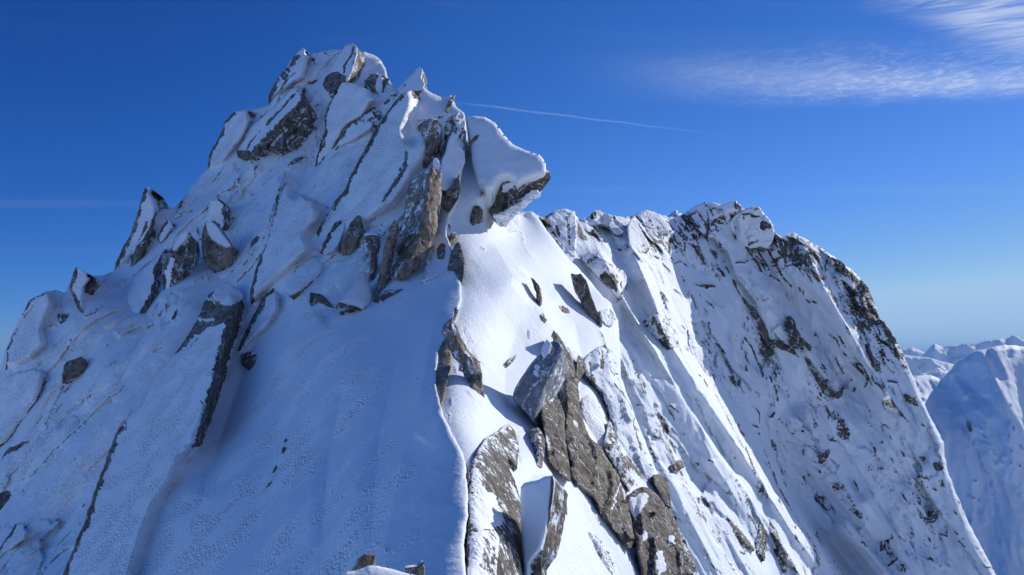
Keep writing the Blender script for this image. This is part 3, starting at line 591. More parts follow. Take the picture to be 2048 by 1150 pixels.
def slab(name, out, layer, cov=.9, prot=.25, tilt=(0, 0, 0), thick=1.0, edge=(0, 0, 0), wob=.8, step=None, rr=None, bump=.1, tan=.4, rime=.6,
         label=None, cat='rock', group=None, paint=(), mat=None, parent=None, nrm=None, dep=None, facet=.0, caps=(), kmat=None, seed=0, spread=1.0, sidecov=.75, fold=(), conform=0, soft=None, cuts=None):
    """a plate or block of rock standing proud of the snow. out: outline of the face seen from the ridge; the face lies in
    its own plane (snow plane below it turned by tilt), has real thickness, rounded edges and rough relief.
    cov: how bare the face is (0 rimed over .. 1 bare); edge=(dx, dy, px): bare band along the side facing dx,dy;
    fold: (u0,v0,u1,v1,m) crease lines where the face breaks back by m metres to the right of the line"""
    L = LAYERS[layer] if layer else None; softw = None
    P0 = np.array(out, float)
    sz = math.sqrt(max(1, abs(np.sum(P0[:, 0]*np.roll(P0[:, 1], -1)-np.roll(P0[:, 0], -1)*P0[:, 1]))/2))
    if step is None: step = min(3.0, max(1.1, sz/34))
    if rr is None: rr = min(8, max(1.6, sz*(.04 if cov > .45 else .055)))
    sd = seed+int(P0[:, 0].mean()*7+P0[:, 1].mean()*3)
    pl = rough_poly(P0, min(wob, sz*.05), max(1.5, step*1.1), seed=sd % 97)
    S = sheet(pl, step, max(rr*2, edge[2]*2.2, 8)); u, v = S['u'], S['v']
    cu, cvv = P0.mean(0)
    if dep is None:
        Dt = L.depth(P0[:, 0], P0[:, 1]); T3 = ray(P0[:, 0], P0[:, 1])*Dt[:, None]
        if nrm is None:
            c = T3-T3.mean(0); _, _, vt = np.linalg.svd(c); nn = vt[2]
            if nn@ray(cu, cvv) > 0: nn = -nn
        else: nn = unit(nrm)
        nn = unit(nn+np.array(tilt)); rc = unit(ray(cu, cvv))
        # never let the face turn edge-on
        k = -(nn@rc)
        if k < .25: nn = unit(nn-rc*(.3-k))
        d0 = float(Dt.mean()); q = ray(u, v)@nn; dd = (ray(cu, cvv)*d0@nn)/q
        Dg = L.depth(u, v); sc_ = np.percentile((Dg-dd), 12)
        # shift along the view so that nearly all of the face stands proud
        f_ = (Dg/dd); s_ = np.percentile(f_, 8)*(1-prot/d0); dd = dd*s_
        dd = Dg+(dd-Dg)*spread if spread != 1 else dd
        if conform: dd = dd*(1-conform)+conform*Dg*(1-prot/d0)
        if soft is None: soft = cov < .3 and edge[2] > 0
        if soft:
            E_ = np.array([edge[0], edge[1]])/math.hypot(edge[0], edge[1]) if edge[2] else np.array([0, 0])
            nx_ = np.roll(pl[:, :2], -1, 0)-pl[:, :2]; ar = np.sum(pl[:, 0]*np.roll(pl[:, 1], -1)-np.roll(pl[:, 0], -1)*pl[:, 1])
            nn_ = np.c_[nx_[:, 1], -nx_[:, 0]]*(1 if ar > 0 else -1); nn_ /= np.linalg.norm(nn_, axis=1)[:, None]+1e-9
            k_ = 9; nn_ = sum(np.roll(nn_, j, 0) for j in range(-k_, k_+1))/(2*k_+1)
            sp_ = pl[(nn_@E_ < .25) & (nn_[:, 1] > -.55), :2]
            if len(sp_):
                ds = np.full(len(u), 1e9)
                for p_ in sp_[::2]: ds = np.minimum(ds, np.hypot(u-p_[0], v-p_[1]))
                W_ = min(26, sz*.16); wt = sstep(0, 1, ds/W_)
                dd = wt*dd+(1-wt)*(Dg*(1+.03/d0)); softw = wt
        dep0 = float(np.mean(dd)); plane = lambda a, b: float((ray(cu, cvv)*d0@nn)/(ray(a, b)@nn)*s_)
    else:
        nn = unit(nrm); q = ray(u, v)@nn; dd = (ray(cu, cvv)*dep@nn)/q; dep0 = dep; plane = lambda a, b: float((ray(cu, cvv)*dep@nn)/(ray(a, b)@nn))
    mpp = dep0/F                                    # metres per picture pixel at this distance
    tt = np.clip(1-S['d']/rr, 0, 1); rd = (1-np.sqrt(np.clip(1-tt*tt, 0, 1)))*rr*mpp*1.1
    if softw is not None: rd = rd*softw
    P3 = ray(u, v)*dd[:, None]
    fs = 1/(sz*mpp)
    x = unit(np.cross(nn, [0.3, .2, 1])); y = np.cross(nn, x)
    h = (fbm(P3*fs*3.2, 4, sd % 31)+(.5*fbm(P3*fs*5, 4, sd % 29, .5, True) if cov > .45 else 0))*bump*sz*mpp*.35 + fbm(P3*fs*11, 3, sd % 13)*bump*sz*mpp*.12
    if facet > 0:
        r1, ox, oy, ed = cells(P3@x*fs*3.4+.5*fbm(P3*fs*2, 2, 4), P3@y*fs*1.7+.5*fbm(P3*fs*2, 2, 6), sd % 17)
        h = h+facet*sz*mpp*.22*((r1-.5)+(ox*(r1*7 % 1-.5)+oy*((r1*13) % 1-.5))*1.5)
    # hewn facets: planes that cut the face back towards its edges
    if cuts is None: cuts = (.55 if not conform else .25) if cov > .45 else 0
    if cuts:
        rg = np.random.default_rng(sd); cc = P3-np.median(P3, 0); a_ = cc@x/(sz*mpp); b_ = cc@y/(sz*mpp)
        for k_ in range(7):
            th = rg.uniform(0, 6.283); o_ = rg.uniform(-.05, .38); sl_ = rg.uniform(.25, .95)
            w1 = .05*gnoise(np.c_[a_*3, b_*3, a_*0+k_], 2)
            h = h-cuts*sl_*np.clip(math.cos(th)*a_+math.sin(th)*b_-o_+w1, 0, .5)*sz*mpp*.55
    for (a0, b0, a1, b1, m_) in fold:
        L_ = math.hypot(a1-a0, b1-b0); s = ((u-a0)*(b1-b0)-(v-b0)*(a1-a0))/L_
        h = h-np.clip(-s, 0, None)*mpp*m_
    P3 = P3+nn*(h-0)[:, None]+ray(u, v)*rd[:, None]
    # how bare
    n1 = fbm(P3*fs*2.5, 3, 5)
    rock = np.full(len(u), -.55+cov*1.55)+n1*.75*(1-abs(cov-.5)*1.2)
    if edge[2]:
        e = np.hypot(edge[0], edge[1]); dp = (S['ox']*edge[0]+S['oy']*edge[1])/e
        w_ = 1.3*edge[2]*np.clip(.15+1.9*np.clip(.5+fbm(np.c_[u/20, v/20, u*0+1], 4, sd % 7, .6), 0, 1.2)-.25*0, .12, 2.2)
        k = sstep(.05, .45, dp)*sstep(1.5, .6, (S['d']+2.2*fbm(np.c_[u/7, v/7, u*0+9], 2, 33))/w_)
        rock = np.maximum(rock, -1+2.1*k)
    for pp_, val in paint:
        if isinstance(pp_, tuple): dl, _, pr_ = line_dist(pp_[1], u, v); m = sstep(1.5, .5, dl/(pp_[0]*(.5+np.sin(np.clip(pr_, .05, .95)*3.14)*.5)*(1+fbm(np.c_[u/9, v/9, u*0+3], 3, 8)*1.2)))
        else:
            ju = u+4*gnoise(np.c_[u/11, v/11, u*0+.3], 3); jv = v+4*gnoise(np.c_[u/11, v/11, u*0+.7], 5)
            m = inpoly(pp_, ju, jv).astype(float)
        rock = np.where(m > 0, rock*(1-m)+(-1+2.0*val)*m, rock)
    if rime > .5: rock = rock+.45*np.clip(fbm(P3*fs*7, 3, 15)-.05, 0, 1)*3*np.clip(fbm(P3*fs*1.8, 2, 19)+.25, 0, 1)
    if cov > .85: rock = rock+.25
    A = np.stack([np.clip(rock, -1, 1.4), np.full(len(u), rime), np.full(len(u), tan), np.ones(len(u))], -1)
    B = A.copy(); B[:, 0] = np.maximum(-.55+sidecov*1.55, rock*.3)+.2*n1
    r_ = ray(u, v); r_ = r_/np.linalg.norm(r_, axis=1)[:, None]
    dirv_ = unit(-nn+unit(ray(cu, cvv))*.55)
    c3 = P3.mean(0); offs = []
    for s in (.12, .4, .75, 1.0):
        o = dirv_*thick*s + (c3-P3)*(.02+.10*s)*0.5
        o = o + (fbm(P3*fs*4+s*5, 3, 23)*bump*sz*mpp*.3*s)[:, None]*x
        offs.append(o)
    V, f4, f3, at = with_skirt(S, P3, offs, [A, B, B, B, B], back=True)
    base = V.mean(0); base[2] = V[:, 2].min()
    if mat is None: mat = (M_NEAR if dep0 < 34 else M_MID) if dep0 < 70 else (M_FAR if dep0 < 300 else M_XFAR)
    par = parent
    o = make_mesh(name, V, f4, f3, at, mat, parent=None, origin=base if parent is None else np.array(parent.location))
    if parent is not None: o.parent = parent; o.location = (0, 0, 0)
    else:
        o['category'] = cat; o['kind'] = 'thing'
        if group: o['group'] = group
    if label: o['label'] = label
    for nm, kw in caps:
        k2 = dict(layer=layer, cov=0, prot=prot+.12, bump=.12, rime=.2, wob=.6, thick=min(thick*.5, .5), tilt=tilt, parent=o, mat=mat)
        if 'nrm' not in kw and not conform:
            qa = np.mean(kw['out'], 0); k2.update(nrm=nn, dep=plane(*qa)-.14, cuts=0, thick=.5, rr=3)
        elif conform and 'nrm' not in kw: k2.update(conform=conform, prot=prot+.15, nrm=nn)
        k2.update(kw); slab(nm, **k2)
    return o
Z = lambda ox, oy, k, pts: [(ox+x/k, oy+y/k) for x, y in pts]
L_ = (-1, .25)
G1 = 'tilted slabs of the summit tower'; G2 = 'rocks standing in the left slope'; G3 = 'rocks of the sunlit face'; G4 = 'crags of the farther ridge'; G5 = 'dark buttress below the tilted grey block'
# --- summit
slab('rock_slab', [(606,95),(589,109),(582,126),(554,157),(537,192),(538,208),(547,199),(561,189),(589,168),(610,161),(617,130),(623,112)], 'A', .12, .8, (-.3,0,.1), 2.2, (-1,.5,7), rime=.8, cat='rock slab', group=G1,
     label='rimed slab leaning against the left shoulder of the highest summit', paint=(((2.5,[(590,145),(570,165),(553,190)]),.9),((3,[(589,112),(600,112)]),.8)))
slab('rock_slab', [(603,168),(585,176),(560,200),(537,223),(498,255),(474,286),(467,310),(481,317),(500,314),(515,306),(528,285),(548,262),(570,244),(592,223),(606,205),(611,175)], 'A', .18, 1.1, (-.3,0,.1), 2.0, (.5,1,6), rime=.8, cat='rock slab', group=G1,
     label='longest diagonal slab below the summit, with a dark lower edge', paint=(((3.5,[(596,180),(565,215),(540,240),(532,250)]),.9),((2.5,[(520,262),(500,285),(492,305)]),.9),([(470,300),(500,300),(500,318),(478,318)],.95)))
slab('rock_slab', [(589,230),(575,238),(555,258),(537,269),(524,290),(536,299),(552,300),(566,286),(578,268),(590,250)], 'A', .25, 1.0, (-.3,0,.1), 1.3, (.6,1,8), rime=.8, cat='rock slab', group=G1, label='short slab wedged just under the longest diagonal slab, dark along its base')
slab('rock_slab', [(606,232),(596,238),(585,256),(571,276),(568,288),(580,291),(590,276),(601,258),(612,244),(615,238)], 'A', .4, 1.2, (-.3,0,.1), 1.2, (.6,.6,5), rime=.8, cat='rock slab', group=G1, label='narrow dark-edged blade right of the short wedged slab')
slab('rock_slab', [(470,221),(450,244),(432,286),(418,310),(415,342),(450,328),(470,303),(495,269),(507,240),(501,219)], 'A', .05, .6, (-.4,.1,.1), 2.2, (-1,.2,4), rime=1, cat='rock slab', group=G1, label='white rimed slab on the left skyline of the summit tower, with thin dark rim', paint=(((3,[(504,222),(509,238),(500,250)]),.9),))
slab('rock_horn', [(705,87),(714,93),(713,110),(709,126),(703,143),(695,161),(684,164),(672,175),(668,186),(653,182),(645,170),(650,155),(660,143),(672,124),(682,103),(692,92)], 'A', .15, 1.0, (-.3,-.1,0), 1.6, rime=.4, cat='rock horn', group=G1,
     caps=(('snow_cap', dict(out=[(690,93),(697,89),(705,90),(702,106),(694,120),(686,132),(672,142),(657,148),(652,152),(662,138),(672,122),(682,103)])),), label='sharp horn at the very top of the mountain, snow in front and dark rock beneath', paint=(([(643,150),(668,142),(690,150),(694,165),(672,188),(645,184)],1.0),((3.5,[(708,93),(700,112),(689,128),(688,145)]),1.0),((3,[(712,100),(708,122),(700,145)]),.75)))
slab('snowy_boulder', [(735,146),(741,139),(754,136),(768,140),(778,158),(779,180),(765,179),(748,170),(735,162),(729,154)], 'A', .85, .5, (.4,0,0), 1.4, rime=.3, cat='boulder', group=G1, tan=.5, facet=.4, label='bare brown boulder under the rounded snow dome right of the summit horn', paint=((([(758,148),(766,148),(764,180),(752,172)]),.25),))
slab('rock', [(690,146),(700,150),(695,160),(686,166),(680,158)], 'A', .9, .6, group=G1, cat='rock', label='small dark stone at the foot of the summit horn')
slab('rock', [(632,144),(634,160),(627,166),(617,167),(613,160),(620,150)], 'A', .35, .3, (0,0,0), .6, (0,1,3), group=G1, cat='rock', label='little oval stone lying in the gully left of the summit horn')
slab('rock', [(649,187),(650,200),(643,216),(639,215),(642,200)], 'A', .9, .3, group=G1, cat='rock', label='thin dark fin sticking out of the summit gully below the horn')
slab('snowy_slab', [(684,162),(705,166),(728,176),(752,186),(764,200),(748,214),(728,240),(700,256),(672,284),(648,322),(632,343),(629,335),(634,312),(645,290),(650,262),(648,235),(655,215),(666,190)], 'A', 0, .6, (-.25,-.1,0), 2.0, (-1,.2,3), rime=.8, cat='rock slab', group=G1, label='broad rimed panel running down below the horn, edged by thin dark rock')
slab('boulder', [(738,211),(754,209),(759,237),(742,244),(724,241),(714,236),(724,222)], 'A', .75, 1.1, (0,0,.2), 1.0, group=G1, cat='boulder', facet=.4, label='dark wedge-shaped block set in the snow under the summit panel', paint=((([(724,226),(742,218),(745,230),(728,238)]),.35),))
slab('rock_slab', [(700,243),(683,262),(668,290),(664,302),(690,292),(715,280),(745,262),(756,246),(740,243),(715,241)], 'A', .1, .5, (-.2,0,0), 1, (-1,-.3,6), rime=.8, group=G1, cat='rock slab', label='small rimed plate with a dark notched edge beneath the wedge-shaped block', paint=(((2.5,[(692,258),(680,275),(668,295)]),.9),))
slab('rock', [(752,210),(762,205),(770,196),(779,190),(777,200),(765,215),(759,230)], 'A', .7, .4, group=G1, cat='rock', label='dark sliver between the summit panel and the great rimed slab')
slab('rock', [(781,176),(790,175),(797,178),(794,188),(786,196),(781,190)], 'A', .6, .5, (.4,0,0), .6, group=G1, cat='rock', label='brown knob in the notch between the summit and the white spire', tan=.6)
# --- the great slab and the spire
slab('great_rock_slab', [(820,181),(803,187),(784,208),(768,234),(750,258),(738,284),(722,312),(704,348),(690,380),(670,404),(650,436),(636,462),(627,482),(640,498),(656,510),(676,496),(700,482),(728,462),(762,440),(800,418),(822,388),(842,352),(858,324),(866,300),(866,280),(862,268),(845,270),(826,274),(820,262),(828,240),(834,226),(840,204),(843,188)], 'A', .02, .7, (-.25,-.1,.05), 3.2, (-1,.1,5), rime=1.0, bump=.06, cat='rock slab', group=G1, rr=6,
     label='largest slab of the mountain, a long white rimed face with a dark left edge', paint=(((7,[(812,303),(812,328),(800,352),(782,378),(766,402)]),.85),((3,[(800,306),(806,320),(795,350)]),.7),((4,[(774,366),(760,395),(751,404)]),.55),((5,[(686,392),(668,414),(650,440),(636,470),(628,482)]),.85),((6,[(668,414),(650,440),(642,465)]),.7),((3,[(845,318),(850,340),(832,372),(808,410)]),.85),((2,[(710,330),(704,350)]),.9),([(824,180),(843,182),(840,203),(828,198)],.95)))
slab('snow_spire', [(839,134),(833,137),(824,150),(812,165),(803,178),(800,186),(820,181),(836,181),(846,176),(850,168),(842,155),(845,143),(844,136)], 'A', .02, .6, (0,-.1,0), 1.2, rime=.1, cat='rock spire', group=G1, bump=.12, paint=(((2,[(812,168),(807,174)]),.8),((2,[(841,133),(843,137)]),.8)), label='pointed spire wholly wrapped in snow above the largest slab')
slab('rock_fin', [(907,187),(911,190),(909,200),(903,210),(898,219),(894,216),(896,205),(902,195)], 'A', .85, .5, (.4,0,0), .6, group=G1, tan=.5, cat='rock fin', label='small brown fin at the end of the snowy saddle right of the white spire')
slab('rock', [(835,250),(846,240),(860,231),(862,238),(855,250),(843,256),(836,256)], 'A', .95, .5, group=G1, cat='rock', label='dark recess stone on top of the brown rock strip')
slab('rock_pillar', [(869,234),(876,236),(889,246),(890,262),(889,283),(884,300),(879,309),(870,322),(863,332),(860,318),(863,290),(864,262),(861,250)], 'A', .72, .8, nrm=(.75,-.62,.12), thick=1.0, tan=.95, group=G1, cat='rock pillar', facet=.3, label='upper sunlit brown pillar along the crest edge, above the largest bare pillar')
slab('rock', [(890,248),(897,240),(912,230),(907,245),(899,262),(890,275)], 'A', .85, .6, (.2,0,0), .8, group=G1, cat='rock', label='dark wedge right of the upper brown pillar')
slab('rock_pillar', [(914,232),(922,222),(931,224),(933,245),(932,270),(932,290),(928,298),(918,290),(915,275),(919,252)], 'A', .6, .7, nrm=(.75,-.62,.12), thick=1.0, tan=.6, group=G1, cat='rock pillar', facet=.3, label='streaked pillar at the right edge of the crest below the snowy saddle')
slab('snow_rib', [(905,262),(912,268),(917,290),(928,302),(930,325),(922,345),(908,368),(892,382),(884,380),(880,350),(884,322),(892,300),(898,278)], 'A', .05, .7, nrm=(.6,-.6,.5), thick=1.0, rime=.3, group=G1, cat='rock slab', label='lit snowy rib between two dark stones on the crest edge', paint=(((2,[(929,300),(930,318),(925,335)]),.7),))
slab('rock', [(921,342),(923,378),(916,398),(906,415),(900,424),(894,418),(888,410),(888,398),(892,383),(902,376),(912,366)], 'A', .9, .8, nrm=(.2,-.95,0), thick=1.2, group=G1, cat='rock', facet=.3, label='dark block hanging at the crest edge right of the largest bare pillar')
slab('rock_pillar', [(871,330),(880,344),(888,342),(889,380),(888,405),(880,418),(877,448),(866,488),(856,512),(842,530),(824,550),(812,560),(805,552),(812,536),(828,512),(838,480),(846,450),(853,420),(858,385),(864,352)], 'A', .93, 1.3, nrm=(.74,-.65,.08), thick=2.2, tan=1.0, rime=.3, wob=.7, group=G1, cat='rock pillar', facet=.15, bump=.06, cuts=.25, label='largest bare pillar, its brown right face in the sun')
slab('rock', [(852,340),(860,352),(858,385),(853,420),(846,450),(838,480),(828,512),(812,536),(805,550),(797,538),(790,518),(791,498),(799,478),(818,470),(824,448),(820,430),(832,404),(842,378)], 'A', .62, 1.2, nrm=(-.35,-.9,.15), thick=1.2, tan=.35, group=G1, cat='rock', facet=.3, label='dark shaded side wall under the largest bare pillar', paint=((([(790,470),(822,468),(848,470),(830,512),(806,545),(788,525)]),.98),(([(832,420),(845,424),(842,455),(824,462)]),.15)))
slab('snow_lump', [(868,315),(876,318),(882,330),(880,340),(872,338),(866,328)], 'A', 0, 1.9, nrm=(.3,-.9,.3), thick=.7, rime=.1, group=G1, cat='snow lump', label='ball of snow stuck on top of the largest bare pillar', bump=.2)
# --- foot of the tower
slab('rock_pillar', [(711,424),(718,427),(720,445),(720,469),(712,486),(704,500),(694,507),(685,512),(679,500),(679,490),(690,472),(697,441)], 'A', .95, .8, nrm=(-.1,-.95,.2), thick=.9, tan=.75, group=G1, cat='rock pillar', facet=.3, label='stubby brown tooth in front of the foot of the largest slab')
slab('rock_arch', [(729,468),(742,467),(756,470),(758,484),(752,506),(749,525),(742,556),(737,568),(734,556),(739,528),(742,498),(734,496),(732,490),(746,479),(742,474),(724,475)], 'A', .92, 1.0, nrm=(-.1,-.95,.2), thick=.6, tan=.45, wob=.6, group=G1, cat='rock', caps=(('snow_cap', dict(out=[(728,467),(742,463),(757,468),(756,473),(742,470),(730,473)], nrm=(-.1,-.95,.3))),), label='hooked dark rock with a snow-dusted top, right of the stubby brown tooth')
slab('rock_pillar', [(789,438),(793,450),(791,463),(782,493),(776,524),(766,569),(751,597),(742,592),(752,560),(764,522),(770,488),(773,478),(782,455)], 'A', .95, .8, nrm=(-.15,-.95,.1), thick=.9, tan=.7, group=G1, cat='rock pillar', facet=.25, label='tall thin brown blade left of the dark side wall')
slab('rock_slab', [(683,434),(670,443),(656,468),(645,495),(640,506),(652,514),(672,506),(684,488),(694,462),(697,442)], 'A', .05, .8, (-.2,0,.1), .9, (-1,-.3,6), rime=.8, group=G1, cat='rock slab', label='small rimed slab with a thick dark left edge, under the largest slab')
slab('rock', [(742,598),(746,584),(760,577),(777,570),(793,571),(806,562),(806,570),(792,582),(772,592),(756,604)], 'A', .8, .5, group=G1, cat='rock', facet=.3, label='row of low dark stones along the snow below the tall thin brown blade')
slab('rock', [(619,580),(628,582),(640,585),(655,598),(667,610),(655,609),(645,603),(634,600),(622,610),(617,597)], 'A', .9, .35, group=G2, cat='rock', wob=1.2, label='arched dark outcrop in the snow apron under the foot of the tower')
slab('stone', [(678,618),(684,615),(689,620),(687,628),(680,629)], 'A', .9, .25, group=G2, cat='stone', label='single small stone in the snow right of the arched outcrop')
slab('rock', [(615,496),(626,495),(642,498),(643,508),(634,505),(620,506),(612,511),(607,509)], 'A', .55, .4, group=G2, cat='rock', label='low flat rock poking out on the left of the foot of the largest slab')
slab('snow_fin', [(730,543),(735,556),(741,580),(745,596),(738,608),(726,618),(714,612),(700,609),(680,602),(690,588),(704,572),(718,556)], 'A', -.2, .9, nrm=(.65,-.5,.6), thick=.8, rime=0, rr=14, bump=.05, group=G2, cat='snow fin', label='curling sunlit fin of wind-blown snow below the hooked dark rock')
slab('snow_hump', [(628,512),(640,515),(648,530),(640,545),(622,560),(600,580),(580,590),(572,580),(580,560),(595,540),(610,522)], 'A', -.2, .5, (.1,-.2,.4), 1.0, rime=.5, rr=10, group=G2, cat='snow hump', label='rounded rimed hump under the low flat rock')
# --- middle left
slab('rock_slab', [(570,349),(584,352),(590,380),(610,398),(640,405),(652,420),(642,448),(620,470),(632,488),(625,510),(602,530),(580,548),(556,568),(534,590),(515,612),(504,612),(499,590),(511,540),(527,492),(540,446),(555,386)], 'A', 0, .4, (-.25,-.05,.05), 1.8, (-1,.1,5), rime=1.0, bump=.07, group=G2, cat='rock slab', label='wide rimed slab left of the largest slab, its long left edge outlined by dark rock', paint=(((2.5,[(556,400),(546,440),(536,470)]),.7),((3,[(548,452),(542,468)]),.6)))
slab('rock_slab', [(549,574),(562,588),(560,620),(545,645),(530,664),(505,686),(482,708),(474,704),(486,675),(498,648),(509,628),(523,598)], 'A', .02, .5, (-.2,0,.05), 1.4, (-1,-.2,6), rime=1, bump=.07, group=G2, cat='rock slab', label='triangular rimed slab with a ragged dark left edge, above the dark hollow in the gully')
slab('rock', [(478,708),(490,703),(502,702),(513,708),(512,722),(506,732),(492,736),(482,728)], 'A', .85, .5, group=G2, cat='rock', label='dark rough stone at the lower end of the triangular rimed slab')
slab('rock_slab', [(527,458),(530,466),(525,478),(516,488),(504,500),(496,503),(496,495),(505,480),(514,465)], 'A', .95, .5, group=G2, cat='rock slab', tan=.5, label='small bare brown plate half sunk in the shaded hollow')
slab('rock_spire', [(296,372),(290,377),(286,384),(278,412),(268,450),(256,478),(243,500),(233,523),(228,545),(240,541),(254,530),(272,512),(286,490),(296,475),(306,474),(313,450),(318,432),(319,412),(314,394),(306,380)], 'A', .12, .7, nrm=(-.35,-.9,.2), thick=1.6, edge=(-1,.3,5), rime=.8, group=G2, cat='rock spire', label='tall pointed rock tooth on the left skyline', paint=(((5,[(312,425),(305,455),(298,475)]),.9),((5,[(294,445),(284,475),(262,515)]),.9),((3,[(264,470),(255,500),(240,530)]),.7)))
slab('rock_slab', [(294,448),(297,462),(290,488),(278,511),(264,527),(254,532),(258,508),(270,482),(282,462)], 'A', .8, 1.0, nrm=(-.3,-.9,.2), thick=.8, edge=(1,0,4), group=G2, cat='rock slab', label='dark plate leaning on the front of the tall pointed tooth', paint=(((3,[(288,455),(275,480),(262,505)]),.1),))
slab('rock_slab', [(330,436),(336,440),(341,450),(334,466),(324,480),(315,486),(315,474),(322,456)], 'A', .55, .7, nrm=(-.3,-.9,.2), thick=.6, edge=(-1,0,3), group=G2, cat='rock slab', label='small blade standing right of the tall pointed tooth')
slab('rock_slab', [(344,489),(334,496),(323,510),(313,543),(306,586),(295,606),(280,632),(264,626),(246,605),(252,575),(275,545),(305,520),(325,500)], 'A', -.1, .4, (-.2,0,0), .9, (1,.3,4), rime=1, group=G2, cat='rock slab', label='curved rimed plate with a dark right rim, below the tall pointed tooth')
slab('rock_slab', [(374,463),(381,470),(383,492),(382,513),(374,530),(365,544),(348,572),(331,592),(320,588),(316,580),(319,545),(324,520),(334,504),(348,488),(360,472)], 'A', .85, 1.0, nrm=(-.1,-.95,.15), thick=1.2, tan=.35, group=G2, cat='rock slab', facet=.2, caps=(('snow_cap', dict(out=[(362,468),(369,463),(377,463),(375,475),(368,484),(358,494),(349,502),(344,499),(352,484)])),), label='big dark leaning slab streaked with snow, left of the two stacked upright rocks', paint=((([(362,466),(376,464),(372,478),(352,502),(345,500)]),.12),((5,[(345,520),(335,548),(326,578)]),.25)))
slab('upright_rock', [(435,397),(444,400),(450,409),(452,430),(454,454),(445,463),(430,460),(415,446),(412,436),(414,415),(420,402)], 'A', .15, .8, nrm=(-.2,-.95,.15), thick=1.0, edge=(1,0,5), rime=.8, group=G2, cat='rock', label='upper of the two stacked upright rocks, rimed with dark sides', paint=(((2.5,[(414,425),(417,405)]),.8),([(425,442),(438,446),(440,460),(432,458)],.95)))
slab('upright_rock', [(409,444),(418,443),(428,447),(438,461),(450,478),(462,492),(460,515),(456,534),(446,548),(436,554),(427,548),(417,538),(409,527),(404,508),(403,485),(404,464)], 'A', .9, 1.0, nrm=(-.1,-.95,.1), thick=1.3, tan=.75, group=G2, cat='rock', caps=(('snow_cap', dict(out=[(411,446),(420,443),(429,447),(440,460),(452,476),(463,491),(455,496),(444,490),(434,486),(425,478),(417,468)])),), label='lower of the two stacked upright rocks, bare brown face under a snowy shoulder', paint=((([(412,446),(428,446),(438,460),(462,490),(452,496),(434,486),(418,470)]),.0),((3,[(440,490),(450,510),(452,540)]),.75)))
slab('rock', [(403,534),(409,540),(417,555),(415,567),(408,560),(402,546)], 'A', .7, .5, group=G2, cat='rock', label='small splinter under the lower stacked upright rock')
slab('rock_spire', [(153,534),(147,543),(144,555),(138,578),(146,596),(156,618),(166,632),(176,634),(172,615),(168,600),(172,575),(184,562),(186,554),(172,545),(162,538)], 'A', .12, .5, nrm=(-.3,-.9,.3), thick=1.2, edge=(-1,.1,6), rime=.6, group=G2, cat='rock spire', label='small horn at the notch in the lower left skyline, dark on its left', paint=(((6,[(146,590),(154,608),(162,626)]),.95),((3,[(150,540),(146,560)]),.8)))
slab('rock', [(112,626),(122,624),(132,628),(130,640),(122,648),(114,642)], 'A', .8, .4, group=G2, cat='rock', label='dark squarish stone below the small notch horn')
slab('boulder', [(118,730),(128,722),(142,718),(158,712),(166,716),(168,726),(160,744),(146,756),(128,765),(117,765),(119,748)], 'A', .92, .6, nrm=(-.2,-.9,.2), thick=1.2, group=G2, cat='boulder', facet=.3, label='dark boulder alone in the middle of the lower left snow')
# --- big lichened slab lower left
big = slab('big_rimed_slab', [(449,566),(466,572),(484,584),(490,596),(488,622),(478,660),(464,705),(450,760),(434,808),(418,856),(404,890),(392,902),(372,931),(350,972),(322,1014),(302,1066),(278,1150),(262,1230),(104,1240),(128,1146),(146,1098),(168,1046),(195,966),(222,890),(244,826),(272,778),(302,746),(336,710),(366,684),(382,660),(392,620),(405,598),(428,580)], 'A', .06, .8, (-.2,-.05,.05), 3.0, (-1,.1,7), rime=1.0, bump=.05, rr=8, wob=1.4, group=G2, cat='rock slab', tan=.4,
  label='huge rimed slab in the lower left, with a dark lichened head and bare right edge',
  paint=(([(392,606),(420,600),(450,612),(470,616),(486,600),(486,640),(462,640),(440,650),(415,655),(400,672),(384,668)],.88),([(452,612),(490,600),(488,625),(478,660),(464,705),(450,760),(434,808),(420,856),(404,892),(384,898),(398,850),(412,806),(410,800),(424,750),(436,700),(446,660)],.98),
  ((4,[(396,672),(388,690),(380,692)]),.75),((4,[(365,712),(376,728)]),.7),((3,[(345,702),(330,712)]),.6),((4,[(286,750),(268,790),(250,830),(252,860)]),.85),((3,[(310,905),(302,925),(306,940)]),.6),((4,[(308,960),(310,975)]),.65),((4,[(252,992),(240,1004)]),.7),((3,[(262,1035),(256,1052)]),.6),((3,[(300,1000),(312,990)]),.6),((3,[(312,770),(318,778)]),.7),((2.5,[(240,985),(235,995)]),.6),((2,[(330,820),(345,835)]),.5),((2,[(400,800),(410,812)]),.9),((2,[(395,640),(430,640)]),.5),((2,[(190,1010),(200,1020)]),.45)),
  caps=(('snow_cap', dict(out=[(448,563),(458,564),(464,572),(474,577),(484,583),(490,594),(484,600),(474,606),(464,614),(455,612),(448,604),(430,600),(424,590),(434,574)], nrm=(.6,-.5,.62), prot=1.1, rime=.1, rr=6)),))
slab('rock_slab', [(96,815),(92,824),(78,850),(60,866),(52,886),(28,902),(0,920),(-45,955),(-45,935),(-20,918),(0,904),(30,884),(50,868),(66,850),(80,826)], 'A', .95, .5, (0,0,0), .8, wob=1.6, group=G2, cat='rock', label='long dark crack-like outcrop slanting down to the left edge of the picture')
slab('rock', [(-40,1010),(-10,985),(12,976),(21,962),(20,985),(10,1003),(0,1020),(-30,1055)], 'A', .9, .5, group=G2, cat='rock', label='dark rock cut by the left edge of the picture near the bottom')
